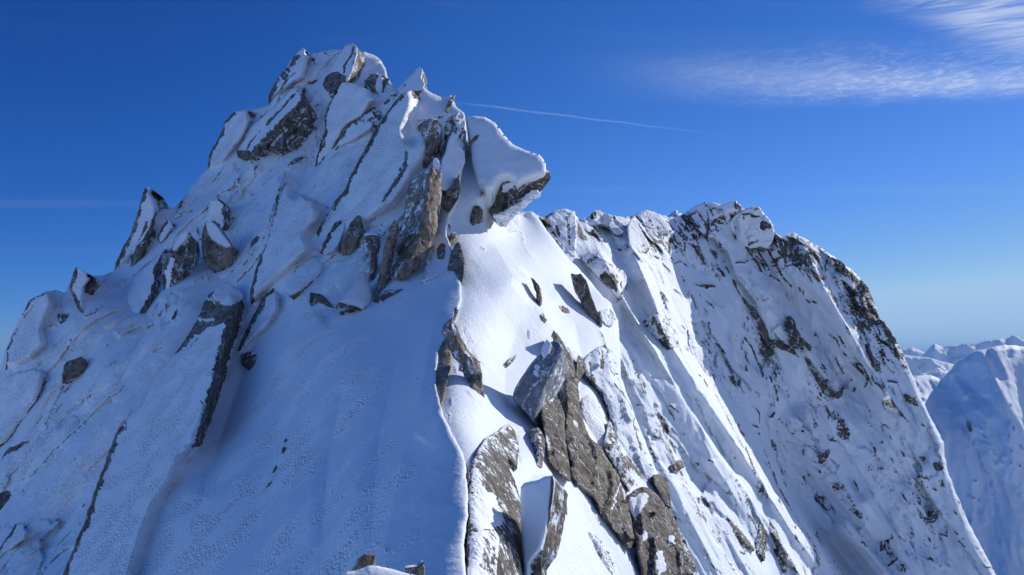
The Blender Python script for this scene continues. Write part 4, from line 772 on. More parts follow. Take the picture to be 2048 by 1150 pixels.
slab('rock_slab', [(30,1048),(48,1048),(60,1064),(55,1080),(30,1098),(10,1110),(-10,1140),(-30,1140),(0,1096)], 'A', .12, .5, (-.2,0,0), 1.0, (-1,-.3,3), rime=.9, group=G2, cat='rock slab', label='small rimed slab in the bottom left corner', paint=(((3,[(24,1098),(36,1090),(48,1082)]),.8),((3,[(5,1110),(-5,1130)]),.7)))
slab('rock_slab', [(60,600),(90,585),(108,582),(112,600),(104,628),(90,660),(96,690),(70,720),(40,735),(12,742),(14,700),(32,655),(46,626)], 'A', .12, .3, (-.2,0,0), 1.2, (-1,0,3), rime=1, bump=.1, group=G2, cat='rock slab', label='rimed block forming the lowest skyline shoulder on the left')
slab('rock_slab', [(0,760),(30,745),(60,738),(84,742),(80,770),(70,800),(40,840),(10,880),(-30,910),(-60,900),(-50,840)], 'A', .18, .3, (-.1,0,0), 1.2, rime=1, bump=.14, group=G2, cat='rock slab', label='mottled rimed slab at the left edge above the long crack-like outcrop')
for i, (q, lb) in enumerate((([(571,876),(574,880),(570,886),(566,883)], 'topmost and tiniest tip in the line of stone tips on the snow apron'), ([(566,892),(572,896),(570,904),(563,906),(562,899)], 'second and widest tip in the line of stone tips on the snow apron'), ([(552,928),(554,934),(548,944),(543,946),(546,936)], 'third tip from the top in the line of stone tips on the snow apron'), ([(542,956),(543,962),(536,972),(531,976),(534,966)], 'lowest tip in the line of stone tips on the snow apron'))):
    slab('stone', q, 'A', .95, .15, thick=.4, group='line of stone tips on the snow apron', cat='stone', label=lb, wob=.4, step=.9)
# --- crest rocks
slab('rock', [(889,476),(896,470),(905,466),(913,466),(912,473),(900,483),(890,494),(888,520),(885,540),(878,556),(873,552),(875,525),(873,498),(880,486)], 'B', .95, 1.0, nrm=(-.1,-.95,.1), thick=.7, tan=.6, wob=.6, group=G3, cat='rock', conform=.9, label='slim dark rock with a bent top at the upper end of the crest', caps=(('snow_cap', dict(out=[(896,468),(905,464),(913,466),(912,470),(903,471),(897,474)], conform=.9)),))
slab('rock_pillar', [(917,481),(922,488),(925,500),(928,512),(930,526),(928,550),(922,572),(916,566),(912,548),(911,538),(900,542),(895,540),(898,518),(905,500),(910,487)], 'B', .95, 1.0, nrm=(.1,-.98,.05), thick=1.2, tan=.75, group=G3, cat='rock pillar', conform=.8, facet=.25, label='stout brown standing stone where the snow crest ends')
slab('rock_fin', [(916,612),(921,620),(918,632),(912,645),(907,655),(907,680),(904,705),(900,745),(896,780),(889,822),(884,814),(878,798),(873,782),(874,735),(874,705),(888,684),(902,662),(908,640)], 'B', .95, .6, nrm=(.75,-.62,.12), thick=.9, tan=1.0, rime=.3, wob=.8, group=G3, cat='rock fin', conform=.97, facet=.15, bump=.08, label='long ochre rock fin just under the lip of the snow crest')
slab('rock_fin', [(921,625),(930,645),(936,662),(944,680),(952,702),(958,722),(963,743),(969,765),(974,785),(977,804),(966,800),(956,792),(949,772),(955,760),(950,745),(942,726),(934,700),(930,680),(925,655),(916,645)], 'B', .85, .35, nrm=(.7,-.6,.3), thick=.6, tan=.7, wob=1.0, group=G3, cat='rock fin', label='thin grey-brown fin in the sunlit snow right of the ochre fin', paint=(((3,[(922,640),(927,660)]),.1),((3,[(953,738),(960,770)]),.9)))
slab('rock', [(928,712),(936,714),(942,722),(939,738),(932,742),(924,736)], 'B', .8, .3, group=G3, cat='rock', tan=.6, label='small bare patch of rock between the ochre fin and the thin grey-brown fin')
slab('overhanging_block', [(1090,346),(1103,347),(1101,364),(1090,378),(1076,391),(1060,408),(1046,418),(1032,430),(1014,444),(997,457),(986,446),(978,430),(985,413),(990,389),(997,368),(1006,355),(1020,354),(1030,360),(1036,369),(1050,362),(1068,355)], 'B', .95, 1.0, nrm=(.05,-.92,-.38), thick=3.2, tan=.25, facet=.35, wob=1.0, group=G3, cat='boulder', dep=43.0, rime=.2,
  label='huge dark block jutting out over the sunlit snow, fringed with rime', paint=((([(1008,372),(1020,364),(1030,366),(1014,386),(1004,386)]),.1),),
  caps=(('rime_fringe', dict(out=[(1078,382),(1081,390),(1068,402),(1056,410),(1046,420),(1034,430),(1018,442),(1000,455),(992,446),(984,434),(996,430),(1012,420),(1026,412),(1038,402),(1056,390),(1064,382)], cov=.5, dep=42.6, nrm=(.05,-.92,-.38), bump=.7, wob=2.6, thick=.5, rime=1)),
        ('snow_cap', dict(out=[(930,236),(948,231),(970,234),(990,246),(1008,268),(1025,288),(1050,301),(1078,309),(1091,325),(1092,346),(1066,355),(1048,361),(1036,368),(1030,360),(1018,353),(1004,354),(994,366),(985,380),(972,378),(955,360),(944,320),(940,280)], cov=-.2, dep=42.6, nrm=(.02,-.86,.5), rr=18, bump=.09, thick=3.0, rime=.1, sidecov=0, wob=.5))))
slab('rock', [(956,410),(963,414),(970,424),(969,440),(966,449),(956,446),(949,452),(951,436),(954,422)], 'B', .92, .4, group=G3, cat='rock', facet=.3, tan=.3, label='dark rock in the shadow under the snow-capped block')
slab('rock', [(959,266),(960,273),(950,282),(940,289),(936,286),(944,278),(952,269)], None, .9, .4, dep=43.4, nrm=(0,-.9,.3), thick=.5, group=G3, cat='rock', tan=.5, label='little brown stone stuck in the top of the great snow cap')
slab('rock', [(960,384),(966,383),(967,388),(962,391)], None, .9, dep=42.4, nrm=(0,-.9,.3), thick=.4, group=G3, cat='stone', tan=.5, label='pebble-sized stone in the shaded snow left of the overhanging block')
slab('rimed_rock', [(1010,456),(1020,440),(1030,431),(1041,428),(1040,442),(1038,458),(1030,462),(1020,466)], 'B', .25, .4, group=G3, cat='rock', bump=.3, rime=1, label='rime-crusted stone under the right end of the overhanging block')
slab('tilted_block', [(1094,671),(1100,668),(1110,670),(1118,678),(1123,692),(1121,708),(1116,724),(1107,742),(1098,756),(1090,770),(1083,788),(1076,808),(1070,824),(1063,838),(1054,828),(1046,818),(1034,808),(1024,794),(1028,776),(1036,760),(1046,744),(1055,726),(1066,706),(1078,688)], 'B', .86, 2.2, nrm=(-.3,-.8,.5), thick=1.6, tan=.1, rr=10, wob=.5, group=G3, cat='boulder', bump=.03, mat=M_GREY,
  caps=(('snow_patch', dict(out=[(1086,690),(1094,678),(1103,688),(1098,706),(1088,716),(1082,706)], cov=.3)),), label='smooth blue-grey tilted block with rounded ends, standing in the sunlit snow', paint=((([(1086,688),(1096,676),(1104,690),(1096,712),(1084,716)]),.45),((4,[(1072,728),(1076,740)]),.15),((4,[(1070,742),(1074,752)]),.2),((5,[(1100,690),(1096,705)]),.2)))
slab('rock', [(996,738),(1003,728),(1016,722),(1028,712),(1034,708),(1031,718),(1020,730),(1006,735)], 'B', .8, .3, group=G3, cat='rock', wob=1.2, label='short ragged dark strip in the shaded snow left of the tilted block')
slab('rock_slab', [(1060,552),(1070,560),(1078,572),(1081,594),(1078,616),(1072,604),(1071,585),(1066,568)], 'B', .9, .5, nrm=(-.2,-.9,.2), thick=.7, group=G3, cat='rock', label='narrow dark crescent at the edge of a snow step high on the sunlit face')
slab('rock', [(1080,624),(1086,628),(1094,640),(1092,645),(1085,638)], 'B', .9, .3, group=G3, cat='rock', label='tiny dark rock between the crescent and the tilted block')
slab('rock_slab', [(1142,542),(1152,545),(1162,543),(1172,558),(1178,575),(1184,594),(1190,610),(1198,624),(1206,642),(1205,652),(1194,648),(1184,646),(1176,630),(1168,608),(1160,592),(1152,578),(1146,564)], 'B', .88, .7, nrm=(-.05,-.95,.15), thick=1.4, tan=.45, group=G3, cat='rock slab', facet=.3, label='dark brown elongated slab at the upper right rim of the sunlit face')
slab('rock', [(1119,611),(1128,611),(1138,615),(1150,619),(1162,623),(1152,626),(1138,627),(1127,622)], 'B', .8, .3, group=G3, cat='rock', label='flat dark ledge left of the elongated brown slab')
slab('rimed_rock', [(1200,620),(1215,618),(1228,624),(1232,640),(1224,652),(1212,650),(1204,640)], 'B', .45, .4, group=G3, cat='rock', bump=.25, facet=.4, label='rime-spotted knob just right of the elongated brown slab')
# --- buttress
slab('rock_rib', [(1109,657),(1118,666),(1124,676),(1132,692),(1140,708),(1146,726),(1150,748),(1154,770),(1157,790),(1163,818),(1150,826),(1132,818),(1133,790),(1131,768),(1135,756),(1124,748),(1114,744),(1119,720),(1124,698),(1118,680)], 'B', .86, .9, nrm=(.1,-.97,.1), thick=1.4, tan=.5, conform=.5, cuts=.5, group=G5, cat='rock rib', facet=.6, wob=1.2, label='brown rib directly behind and right of the tilted grey block')
slab('rock', [(1155,710),(1164,714),(1174,722),(1170,742),(1162,756),(1155,770),(1151,752),(1153,730)], 'B', .86, .8, nrm=(-.1,-.97,.1), thick=.9, tan=.25, conform=.5, cuts=.5, group=G5, cat='rock', label='dark hollow-faced rock at the head of the buttress, right of the brown rib')
slab('rimed_rib', [(1174,722),(1186,704),(1200,690),(1214,690),(1224,704),(1226,724),(1232,745),(1240,762),(1250,785),(1262,818),(1270,845),(1280,872),(1288,905),(1304,930),(1318,952),(1308,962),(1286,958),(1262,935),(1246,900),(1236,862),(1228,832),(1220,800),(1208,772),(1196,756),(1184,742)], 'B', .52, .8, nrm=(.35,-.9,.2), thick=1.6, tan=0.27, rime=.3, conform=.5, cuts=.5, group=G5, cat='rock rib', facet=.5, bump=.14, wob=1.6, label='mottled rib of broken brown rock and snow along the right edge of the buttress', paint=(((4,[(1236,765),(1252,790),(1268,830)]),.97),((4,[(1268,835),(1280,870),(1290,900)]),.9),((4,[(1190,720),(1196,750),(1206,780)]),.85),((3,[(1212,700),(1216,740)]),.9),((4,[(1222,790),(1232,840),(1240,890)]),.1)))
slab('rock_slab', [(1084,785),(1090,776),(1100,769),(1110,780),(1118,798),(1126,818),(1131,835),(1129,856),(1131,885),(1136,912),(1140,940),(1141,966),(1128,958),(1114,946),(1102,932),(1095,918),(1093,895),(1088,868),(1083,840),(1082,812)], 'B', .9, .9, nrm=(-.05,-.97,.1), thick=1.5, tan=.3, conform=.5, cuts=.5, group=G5, cat='rock slab', facet=.6, wob=1.0, caps=(('snow_patch', dict(out=[(1092,788),(1102,780),(1110,790),(1108,800),(1096,802)])),), label='left wall of the buttress, a tall dark grey slab below the tilted block', paint=((([(1092,788),(1102,780),(1110,792),(1106,800),(1096,800)]),.15),((2.5,[(1094,872),(1098,900)]),.2)))
slab('rock_slab', [(1078,852),(1086,862),(1090,880),(1090,905),(1089,936),(1083,938),(1078,930),(1079,900),(1077,875)], 'B', .85, .5, nrm=(.5,-.85,.1), thick=.6, tan=.5, conform=.5, cuts=.5, group=G5, cat='rock slab', label='small pale grey splinter against the left wall of the buttress')
slab('rock_rib', [(1135,752),(1148,750),(1158,756),(1161,790),(1166,822),(1172,850),(1181,874),(1196,888),(1210,905),(1226,930),(1240,952),(1250,975),(1256,1005),(1262,1035),(1268,1062),(1272,1085),(1266,1102),(1254,1090),(1244,1078),(1228,1058),(1212,1040),(1200,1020),(1193,1004),(1180,988),(1166,982),(1154,972),(1146,956),(1142,940),(1149,932),(1140,912),(1133,896),(1131,862),(1136,822)], 'B', .86, 1.2, nrm=(.15,-.96,.1), thick=2.2, tan=.45, conform=.5, cuts=.5, group=G5, cat='rock rib', facet=.65, bump=.2, wob=1.3, label='longest rib of the buttress, dark brown, running from the tilted block down to the right', paint=(((3,[(1150,840),(1158,852)]),.2),((2,[(1250,960),(1235,990),(1222,1020)]),.15)))
slab('rock_slab', [(1222,838),(1232,858),(1238,888),(1246,912),(1262,938),(1272,962),(1262,985),(1252,968),(1240,946),(1226,922),(1214,902),(1212,880)], 'B', .7, 1.0, nrm=(.1,-.96,.15), thick=1.0, tan=.45, conform=.5, cuts=.5, group=G5, cat='rock slab', facet=.6, label='broken dark slab in the middle of the buttress beside the lumpy snow patch')
slab('rock_wall_slab', [(1258,992),(1272,980),(1290,974),(1306,980),(1322,996),(1340,1020),(1354,1044),(1362,1068),(1368,1094),(1372,1120),(1378,1150),(1398,1250),(1300,1260),(1284,1150),(1276,1112),(1272,1085),(1268,1060),(1272,1040),(1264,1018)], 'B', .86, 1.0, nrm=(.0,-.97,.15), thick=2.0, tan=.3, conform=.5, cuts=.5, group=G5, cat='rock face', facet=.6, wob=1.4, caps=(('snow_patch', dict(out=[(1262,1002),(1276,992),(1292,984),(1300,994),(1290,1010),(1282,1024),(1272,1040),(1264,1030)])),), label='broad dark grey face at the foot of the buttress near the bottom of the picture', paint=((([(1262,1000),(1290,985),(1300,992),(1284,1020),(1272,1040),(1262,1030)]),.12),(([(1284,1060),(1292,1062),(1294,1078),(1286,1080)]),.2),(([(1312,1100),(1326,1104),(1330,1140),(1312,1150)]),.3),(([(1336,1070),(1352,1070),(1350,1090),(1338,1092)]),.3)))
slab('rock', [(1308,950),(1318,948),(1330,956),(1338,974),(1342,996),(1345,1020),(1336,1012),(1326,1000),(1316,984),(1308,966)], 'B', .86, .9, nrm=(-.1,-.97,.1), thick=1.0, tan=.4, conform=.5, cuts=.5, group=G5, cat='rock', label='rounded dark brown knob on the right outline of the buttress')
slab('rock_edge', [(1345,1028),(1354,1040),(1366,1062),(1378,1090),(1388,1118),(1396,1150),(1420,1230),(1400,1235),(1386,1180),(1376,1150),(1368,1110),(1358,1070)], 'B', .8, .5, nrm=(.3,-.9,.2), thick=1.0, tan=.4, conform=.5, cuts=.5, group=G5, cat='rock', facet=.4, label='thin dark edge bordering the broad face at the foot of the buttress')
slab('speckled_slab', [(971,874),(985,868),(999,861),(1010,850),(1020,851),(1030,866),(1036,884),(1036,900),(1033,922),(1034,938),(1024,926),(1014,915),(1020,940),(1030,966),(1040,994),(1042,1020),(1043,1060),(1048,1100),(1051,1150),(1058,1250),(930,1250),(936,1150),(934,1090),(937,1040),(936,1000),(935,973),(938,950),(944,928),(954,903),(962,890)], 'B', .8, .45, nrm=(.45,-.75,.45), thick=.8, cuts=0, tan=.2, rime=.5, group=G3, cat='rock slab', bump=.08, wob=1.6, conform=1.0,
  label='wide brown slab speckled with clinging snow, beside the crest at the bottom', paint=((([(945,990),(985,985),(1000,1020),(1005,1045),(985,1058),(960,1060),(940,1040)]),.42),(([(940,1065),(990,1062),(1000,1090),(990,1160),(1000,1240),(935,1240)]),.74)))
slab('rock', [(925,948),(937,944),(940,954),(936,968),(931,982),(926,972)], 'B', .86, .5, nrm=(-.1,-.95,.1), thick=.5, tan=.7, conform=.9, group=G3, cat='rock', label='small brown corner of rock under the crest at the left of the speckled slab')
slab('snow_trough', [(1041,976),(1048,966),(1060,962),(1076,960),(1090,952),(1104,950),(1108,958),(1105,985),(1100,1020),(1092,1060),(1082,1098),(1070,1112),(1060,1128),(1058,1150),(1062,1240),(1050,1240),(1048,1150),(1044,1090),(1042,1030)], 'B', -.25, .3, nrm=(-.5,-.75,.45), thick=1.0, rime=0, rr=8, bump=.04, group=G3, cat='snow panel', label='smooth shaded trough of snow between the speckled slab and the curved dark lip')
slab('rock_lip', [(1106,950),(1110,962),(1109,982),(1106,1006),(1101,1040),(1094,1070),(1086,1100),(1083,1130),(1086,1180),(1060,1190),(1058,1150),(1061,1128),(1068,1112),(1082,1104),(1088,1080),(1095,1046),(1100,1010),(1104,980)], 'B', .86, .7, nrm=(.1,-.95,.1), thick=.5, tan=0.27, wob=.7, group=G3, cat='rock', label='curved thin dark lip of rock right of the smooth shaded trough')
slab('rock', [(1122,990),(1128,998),(1136,1008),(1139,1032),(1131,1026),(1124,1014),(1120,1004)], 'B', .85, .3, group=G3, cat='rock', label='lone pointed rock in the sunlit snow right of the curved dark lip')
slab('rimed_rock', [(1180,1060),(1196,1066),(1212,1086),(1226,1106),(1236,1126),(1236,1150),(1226,1140),(1210,1124),(1196,1104),(1184,1086)], 'B', .5, .4, group=G3, cat='rock', bump=.2, facet=.6, tan=0.23, wob=1.6, label='snow-crusted broken rock low in the sunlit snow left of the foot of the buttress')
slab('snow_bulge', [(1166,792),(1182,786),(1196,800),(1208,822),(1220,842),(1228,870),(1236,905),(1240,930),(1228,932),(1212,908),(1198,890),(1182,872),(1174,850),(1168,822)], 'B', .05, .35, nrm=(.3,-.8,.5), thick=1.0, rime=1, bump=.1, conform=.5, cuts=.5, group=G5, cat='snow patch', label='lumpy sunlit snow patch plastered on the middle of the buttress')
# --- far ridge
slab('rimed_tower', [(1110,424),(1120,420),(1132,418),(1146,421),(1152,430),(1153,460),(1152,490),(1150,514),(1142,512),(1132,500),(1122,490),(1112,470),(1102,452),(1093,436),(1100,428)], 'C', .38, 1.0, nrm=(-.2,-.9,.3), thick=5, rime=1, bump=.16, facet=.8, conform=.45, rr=3, group=G4, cat='rock tower', label='rime-encrusted tower at the left end of the farther ridge', paint=(((4,[(1112,450),(1118,470)]),.9),((3,[(1132,432),(1138,460),(1140,490)]),.8)))
slab('crag', [(1181,427),(1190,420),(1201,422),(1214,428),(1224,433),(1228,448),(1240,456),(1246,464),(1240,470),(1228,464),(1216,450),(1206,446),(1193,450),(1176,448),(1162,446),(1163,438),(1176,435)], 'C', .42, 1.0, nrm=(-.1,-.9,.3), thick=4, rime=1, bump=.2, facet=.8, conform=.45, rr=3, group=G4, cat='crag', label='small knobbly crag with dark stones, right of the rime-encrusted tower', paint=((([(1180,424),(1194,422),(1190,440),(1180,440)]),.85),))
slab('snow_dome', [(1268,432),(1278,424),(1292,420),(1308,423),(1320,430),(1330,440),(1340,452),(1337,462),(1322,464),(1308,468),(1296,460),(1284,452),(1276,444)], 'C', .15, 1.2, nrm=(-.1,-.85,.5), thick=5, rime=1, bump=.12, rr=9, conform=.45, group=G4, cat='snow dome', label='round snow mushroom on the skyline of the farther ridge', paint=((([(1290,456),(1318,462),(1336,460),(1330,450),(1306,454)]),.75),))
slab('snow_slab', [(1256,450),(1262,436),(1268,434),(1274,446),(1286,466),(1300,490),(1299,500),(1284,506),(1264,511),(1262,496),(1256,472)], 'C', -.1, 1.2, nrm=(.25,-.75,.5), thick=3, rime=.8, conform=.45, rr=3, group=G4, cat='snow panel', tan=1.0, label='bright snow panel ending in a tan rock foot, below the snow mushroom', paint=((([(1263,496),(1278,492),(1290,488),(1302,490),(1302,504),(1280,512),(1262,514)]),.72),))
slab('summit_crag', [(1370,431),(1382,418),(1396,410),(1409,405),(1424,405),(1440,407),(1456,405),(1471,404),(1480,409),(1486,417),(1470,421),(1450,424),(1440,430),(1430,438),(1420,440),(1416,432),(1404,436),(1388,434)], 'C', .22, 1.5, nrm=(-.1,-.85,.5), thick=6, rime=.8, bump=.1, facet=.8, conform=.45, rr=3, group=G4, cat='crag', label='flat-topped summit crag of the farther ridge', paint=(((3,[(1408,406),(1418,416),(1426,434)]),.9),([(1468,404),(1486,414),(1478,420),(1466,416)],.85),((2.5,[(1376,430),(1398,420)]),.6)))
slab('crag', [(1454,451),(1464,438),(1476,426),(1489,418),(1504,415),(1520,415),(1530,428),(1540,440),(1547,452),(1550,466),(1544,484),(1536,494),(1520,492),(1500,498),(1488,490),(1478,478),(1466,466)], 'C', .38, 1.8, nrm=(-.1,-.92,.2), thick=7, rime=1, bump=.14, facet=.8, conform=.45, rr=3, group=G4, cat='crag', label='blocky crag with dark overhangs just right of the flat-topped summit crag', paint=((([(1520,444),(1534,442),(1546,452),(1540,458),(1520,456)]),.97),(([(1496,488),(1514,478),(1520,482),(1504,492),(1494,496)]),.95),((3,[(1486,432),(1500,430),(1520,434)]),.85),((2.5,[(1508,422),(1518,416)]),.85),((3,[(1512,456),(1520,466)]),.7)))
slab('rimed_bluff', [(1164,506),(1176,503),(1188,503),(1200,512),(1213,521),(1230,530),(1248,540),(1254,552),(1252,566),(1246,580),(1237,590),(1228,584),(1216,572),(1202,559),(1188,546),(1176,532),(1166,520)], 'C', .5, 1.6, nrm=(-.2,-.92,.25), thick=5, rime=1, bump=.16, facet=.8, conform=.45, rr=3, group=G4, cat='rock bluff', label='rimed bluff with dark cracked underside below the left part of the farther ridge', paint=((([(1198,548),(1214,540),(1228,548),(1236,562),(1232,584),(1218,574),(1204,560)]),.9),((3,[(1170,510),(1200,516),(1224,530)]),.8)))
fr = [([(1456,530),(1462,540),(1466,554),(1476,558),(1480,576),(1494,594),(1501,604),(1512,616),(1520,632),(1532,650),(1536,664),(1539,676),(1540,697),(1532,692),(1524,668),(1514,640),(1502,616),(1490,596),(1476,574),(1464,556)],.93,'long dark groove of rock slanting down the middle of the farther wall'),
 ([(1539,679),(1552,680),(1567,684),(1580,692),(1590,700),(1600,715),(1588,708),(1572,700),(1556,694),(1542,696)],.9,'dark shelf at the lower end of the long dark groove'),
 ([(1577,630),(1584,630),(1590,640),(1594,656),(1600,670),(1612,680),(1624,692),(1625,700),(1612,690),(1600,680),(1592,668),(1584,650)],.88,'stepped dark streak right of the long dark groove'),
 ([(1632,735),(1640,742),(1646,756),(1656,778),(1672,786),(1684,780),(1692,768),(1688,790),(1680,798),(1664,790),(1650,780),(1640,762)],.85,'dark hooked outcrop below the stepped dark streak'),
 ([(1612,506),(1618,520),(1622,534),(1632,546),(1644,552),(1654,550),(1654,558),(1642,564),(1632,554),(1620,538),(1612,522)],.92,'dark pocket under a white bulge near the right skyline of the farther ridge'),
 ([(1664,514),(1676,518),(1690,530),(1704,546),(1718,562),(1706,560),(1692,552),(1680,544),(1670,530)],.88,'dark patch just under the right skyline of the farther ridge'),
 ([(1716,575),(1722,568),(1730,567),(1740,576),(1742,583),(1730,584),(1720,582)],.9,'small dark block on the steepening right skyline'),
 ([(1760,638),(1768,642),(1778,656),(1790,672),(1800,688),(1792,686),(1780,676),(1768,660)],.85,'dark rim where the far wall meets the sky above the distant mountains'),
 ([(1734,686),(1738,690),(1746,706),(1754,726),(1762,742),(1756,742),(1746,724),(1738,706)],.85,'straight dark gash near the right edge of the farther wall'),
 ([(1636,910),(1644,908),(1652,902),(1664,898),(1660,912),(1650,922),(1645,928),(1640,918)],.85,'dark triangle of rock low in the middle of the farther wall'),
 ([(1347,928),(1354,920),(1362,918),(1372,923),(1371,934),(1360,940),(1352,938)],.85,'squat brown rock on the near snow flank left of the bright rib'),
 ([(1459,1032),(1466,1038),(1474,1050),(1486,1066),(1500,1082),(1509,1096),(1508,1102),(1496,1092),(1482,1076),(1468,1056)],.8,'slanting brown strip near the bottom, between the buttress and the bright ribs'),
 ([(1524,1040),(1530,1046),(1536,1062),(1535,1090),(1531,1122),(1524,1112),(1518,1100),(1522,1070)],.8,'split dark wedge at the foot of the first bright rib'),
 ([(1540,1036),(1550,1050),(1560,1076),(1572,1098),(1582,1130),(1580,1142),(1570,1120),(1558,1096),(1546,1070)],.78,'long dark streak between the two lowest bright ribs'),
 ([(1622,1094),(1630,1096),(1640,1112),(1644,1130),(1634,1128),(1626,1112)],.7,'dull brown patch near the bottom right of the bright ribs'),
 ([(1311,627),(1320,628),(1332,638),(1344,654),(1358,674),(1358,690),(1350,696),(1340,680),(1328,662),(1318,644)],.6,'cluster of dark ribs in the upper left of the farther wall'),
 ([(1374,650),(1386,644),(1400,644),(1412,660),(1424,682),(1430,712),(1430,760),(1422,758),(1406,750),(1392,724),(1380,698)],.52,'broad mottled dark patch in the left half of the farther wall'),
 ([(1812,788),(1822,790),(1834,800),(1840,812),(1828,810),(1816,800)],.85,'dark notch rock on the right outline below the distant mountains'),
 ([(1865,924),(1876,926),(1888,934),(1890,950),(1878,948),(1868,938)],.85,'dark block on the lower right outline of the farther wall'),
 ([(1868,952),(1880,954),(1892,964),(1890,974),(1878,970)],.65,'pale brown block just under the dark block of the lower right outline'),
 ([(1840,1036),(1850,1040),(1864,1042),(1872,1020),(1880,1022),(1880,1034),(1868,1046),(1852,1048)],.8,'forked dark rock low on the right side of the farther wall'),
 ([(1852,1120),(1862,1112),(1872,1120),(1872,1138),(1866,1152),(1854,1150),(1850,1136)],.75,'grey rounded rock at the bottom edge right of the bright ribs'),
 ([(1762,800),(1772,804),(1780,816),(1784,828),(1774,826),(1766,814)],.7,'small dark outcrop in the lower right middle of the farther wall')]
for q, cv_, lb in fr:
    slab('rock_outcrop', q, 'C', cv_, 1.9, (0,0,0), 2.0, wob=1.6, bump=.16, facet=.3, rime=.6, conform=.85, rr=2.5, tan=.35, group='dark outcrops in the farther wall', cat='rock outcrop', label=lb)
# --- right-hand mountain
for q, lb in (([(1933,840),(1940,844),(1944,858),(1938,860),(1933,850)], 'first dark outcrop from the left in the rock band of the right-hand mountain'), ([(1976,892),(1986,898),(1992,904),(1984,906),(1978,900)], 'middle dark outcrop of the rock band of the right-hand mountain'), ([(2008,906),(2016,910),(2018,918),(2010,916)], 'dark outcrop next but one to the right edge in the rock band'), ([(2036,928),(2044,930),(2046,940),(2038,938)], 'dark outcrop at the right edge of the picture in the rock band')):
    slab('rock_outcrop', q, 'D', .85, 3, (0,0,0), 6, wob=.8, bump=.2, group='outcrops of the right-hand mountain', cat='rock outcrop', label=lb)

# ------------------------------------------------------------------ snow bank and stones right in front of the camera
Lf = Layer(); LAYERS['F'] = Lf
ctF = [(640,1180,4.2),(740,1132,4.6),(850,1152,4.3),(700,1300,3.2),(850,1300,3.1),(600,1400,2.6),(950,1400,2.6),(780,1500,2.2)]
Lf.tps = TPS(ctF); Lf.depth = lambda u, v: Lf.tps(u, v)
fore = slab('snow_bank', [(560,1230),(640,1172),(672,1156),(693,1144),(712,1141),(738,1131),(755,1132),(773,1136),(800,1143),(830,1150),(880,1168),(960,1230),(1000,1420),(520,1420)], 'F', -.3, 0, thick=.9, rr=26, rime=0, bump=.03, wob=.4, step=3.0, mat=M_FG, cat='snow bank', sidecov=0, nrm=(.05,-.62,.78), label='rounded sunlit snow hump at the bottom edge, closest to the viewer')
slab('stone', [(731,1107),(740,1106),(751,1108),(753,1120),(752,1136),(748,1150),(712,1152),(708,1144),(716,1128),(722,1114)], None, .97, dep=4.5, nrm=(.35,-.9,.2), thick=.16, tan=1.0, rr=3, wob=.5, mat=M_FG, group='two stones in front', facet=.3, cat='stone', label='pale brown upright stone set in the closest snow hump')
slab('stone', [(811,1137),(824,1134),(838,1132),(843,1127),(848,1124),(850,1140),(851,1170),(806,1170)], None, .95, dep=4.35, nrm=(.2,-.95,.1), thick=.14, tan=.6, rr=3, wob=.8, mat=M_FG, group='two stones in front', facet=.4, cat='stone', label='low dark stone with a pointed right corner at the bottom edge')

# ------------------------------------------------------------------ distant ranges, valley floor, contrail, air
def ranges(name, crest, dist, drop, seed, lab, rough=.3):
    """a range standing dist metres away: crest line given as sight lines, flanks falling towards and away from us"""
    P = np.array(crest, float); n = 420; us = np.linspace(P[0, 0], P[-1, 0], n); vs = np.interp(us, P[:, 0], P[:, 1])
    c3 = ray(us, vs)*dist; rows = []; m = 60
    S_, T_ = np.meshgrid(np.linspace(0, 1, n), np.linspace(-1, 1, m))
    hz = ray(us, vs); hz[:, 2] = 0; hz /= np.linalg.norm(hz, axis=1)[:, None]
    V = c3[None]+hz[None]*(T_[..., None]*drop*1.3); V[..., 2] -= np.abs(T_)**.85*drop
    q = V.reshape(-1, 3)*(1.8/drop); q2 = q.copy(); q2[:, 2] = 0
    nn = fbm(q2, 5, seed, .55, ridged=True)*.6+.4*fbm(q2*2.3, 4, seed+3)
    env = sstep(0, .14, np.abs(T_)).ravel()
    V = V.reshape(-1, 3); V[:, 2] += nn*drop*rough*env
    idx = np.arange(n*m).reshape(m, n)
    f4 = np.stack([idx[:-1, :-1], idx[:-1, 1:], idx[1:, 1:], idx[1:, :-1]], -1).reshape(-1, 4)
    at = np.stack([np.clip(.12+fbm(q2*1.5, 4, seed+9)*1.1, -1, 1), q[:, 0]*0+.3, q[:, 0]*0+.3, q[:, 0]*0+1], -1)
    o = make_mesh(name, V, f4, np.zeros((0, 3), int), at, M_DIST); o['kind'] = 'structure'; o['label'] = lab
M_DIST = mountain_mat('snow_over_granite_distant', .006, edge=.2, bump=.6)
ranges('distant_mountains', [(1500,760),(1700,715),(1780,698),(1812,694),(1823,690),(1838,696),(1850,702),(1858,692),(1868,683),(1885,690),(1900,686),(1925,685),(1950,683),(1970,678),(1985,676),(2000,673),(2014,673),(2024,667),(2034,672),(2048,676),(2090,668),(2150,690),(2300,680),(2600,720)], 16000, 1500, 5, 'hazy blue snow range on the horizon at the right')
ranges('lower_distant_ridge', [(1500,790),(1700,745),(1800,704),(1830,708),(1860,712),(1900,722),(1950,736),(1990,742),(2050,738),(2200,730),(2600,760)], 12500, 1300, 15, 'nearer blue ridge below the distant range')
ranges('valley_ridge', [(1500,800),(1750,735),(1820,748),(1850,740),(1880,734),(1920,748),(2000,760),(2200,780),(2600,800)], 9500, 1000, 25, 'low blue ridge above the valley')
ranges('distant_mountains_behind', [(-900,860),(-500,800),(-200,790),(0,800),(300,790),(800,780),(1200,780),(1500,770)], 15000, 1500, 35, 'distant ranges hidden behind the near peak')
bm = bpy.data.meshes.new('valley_ground'); R_g = 60000
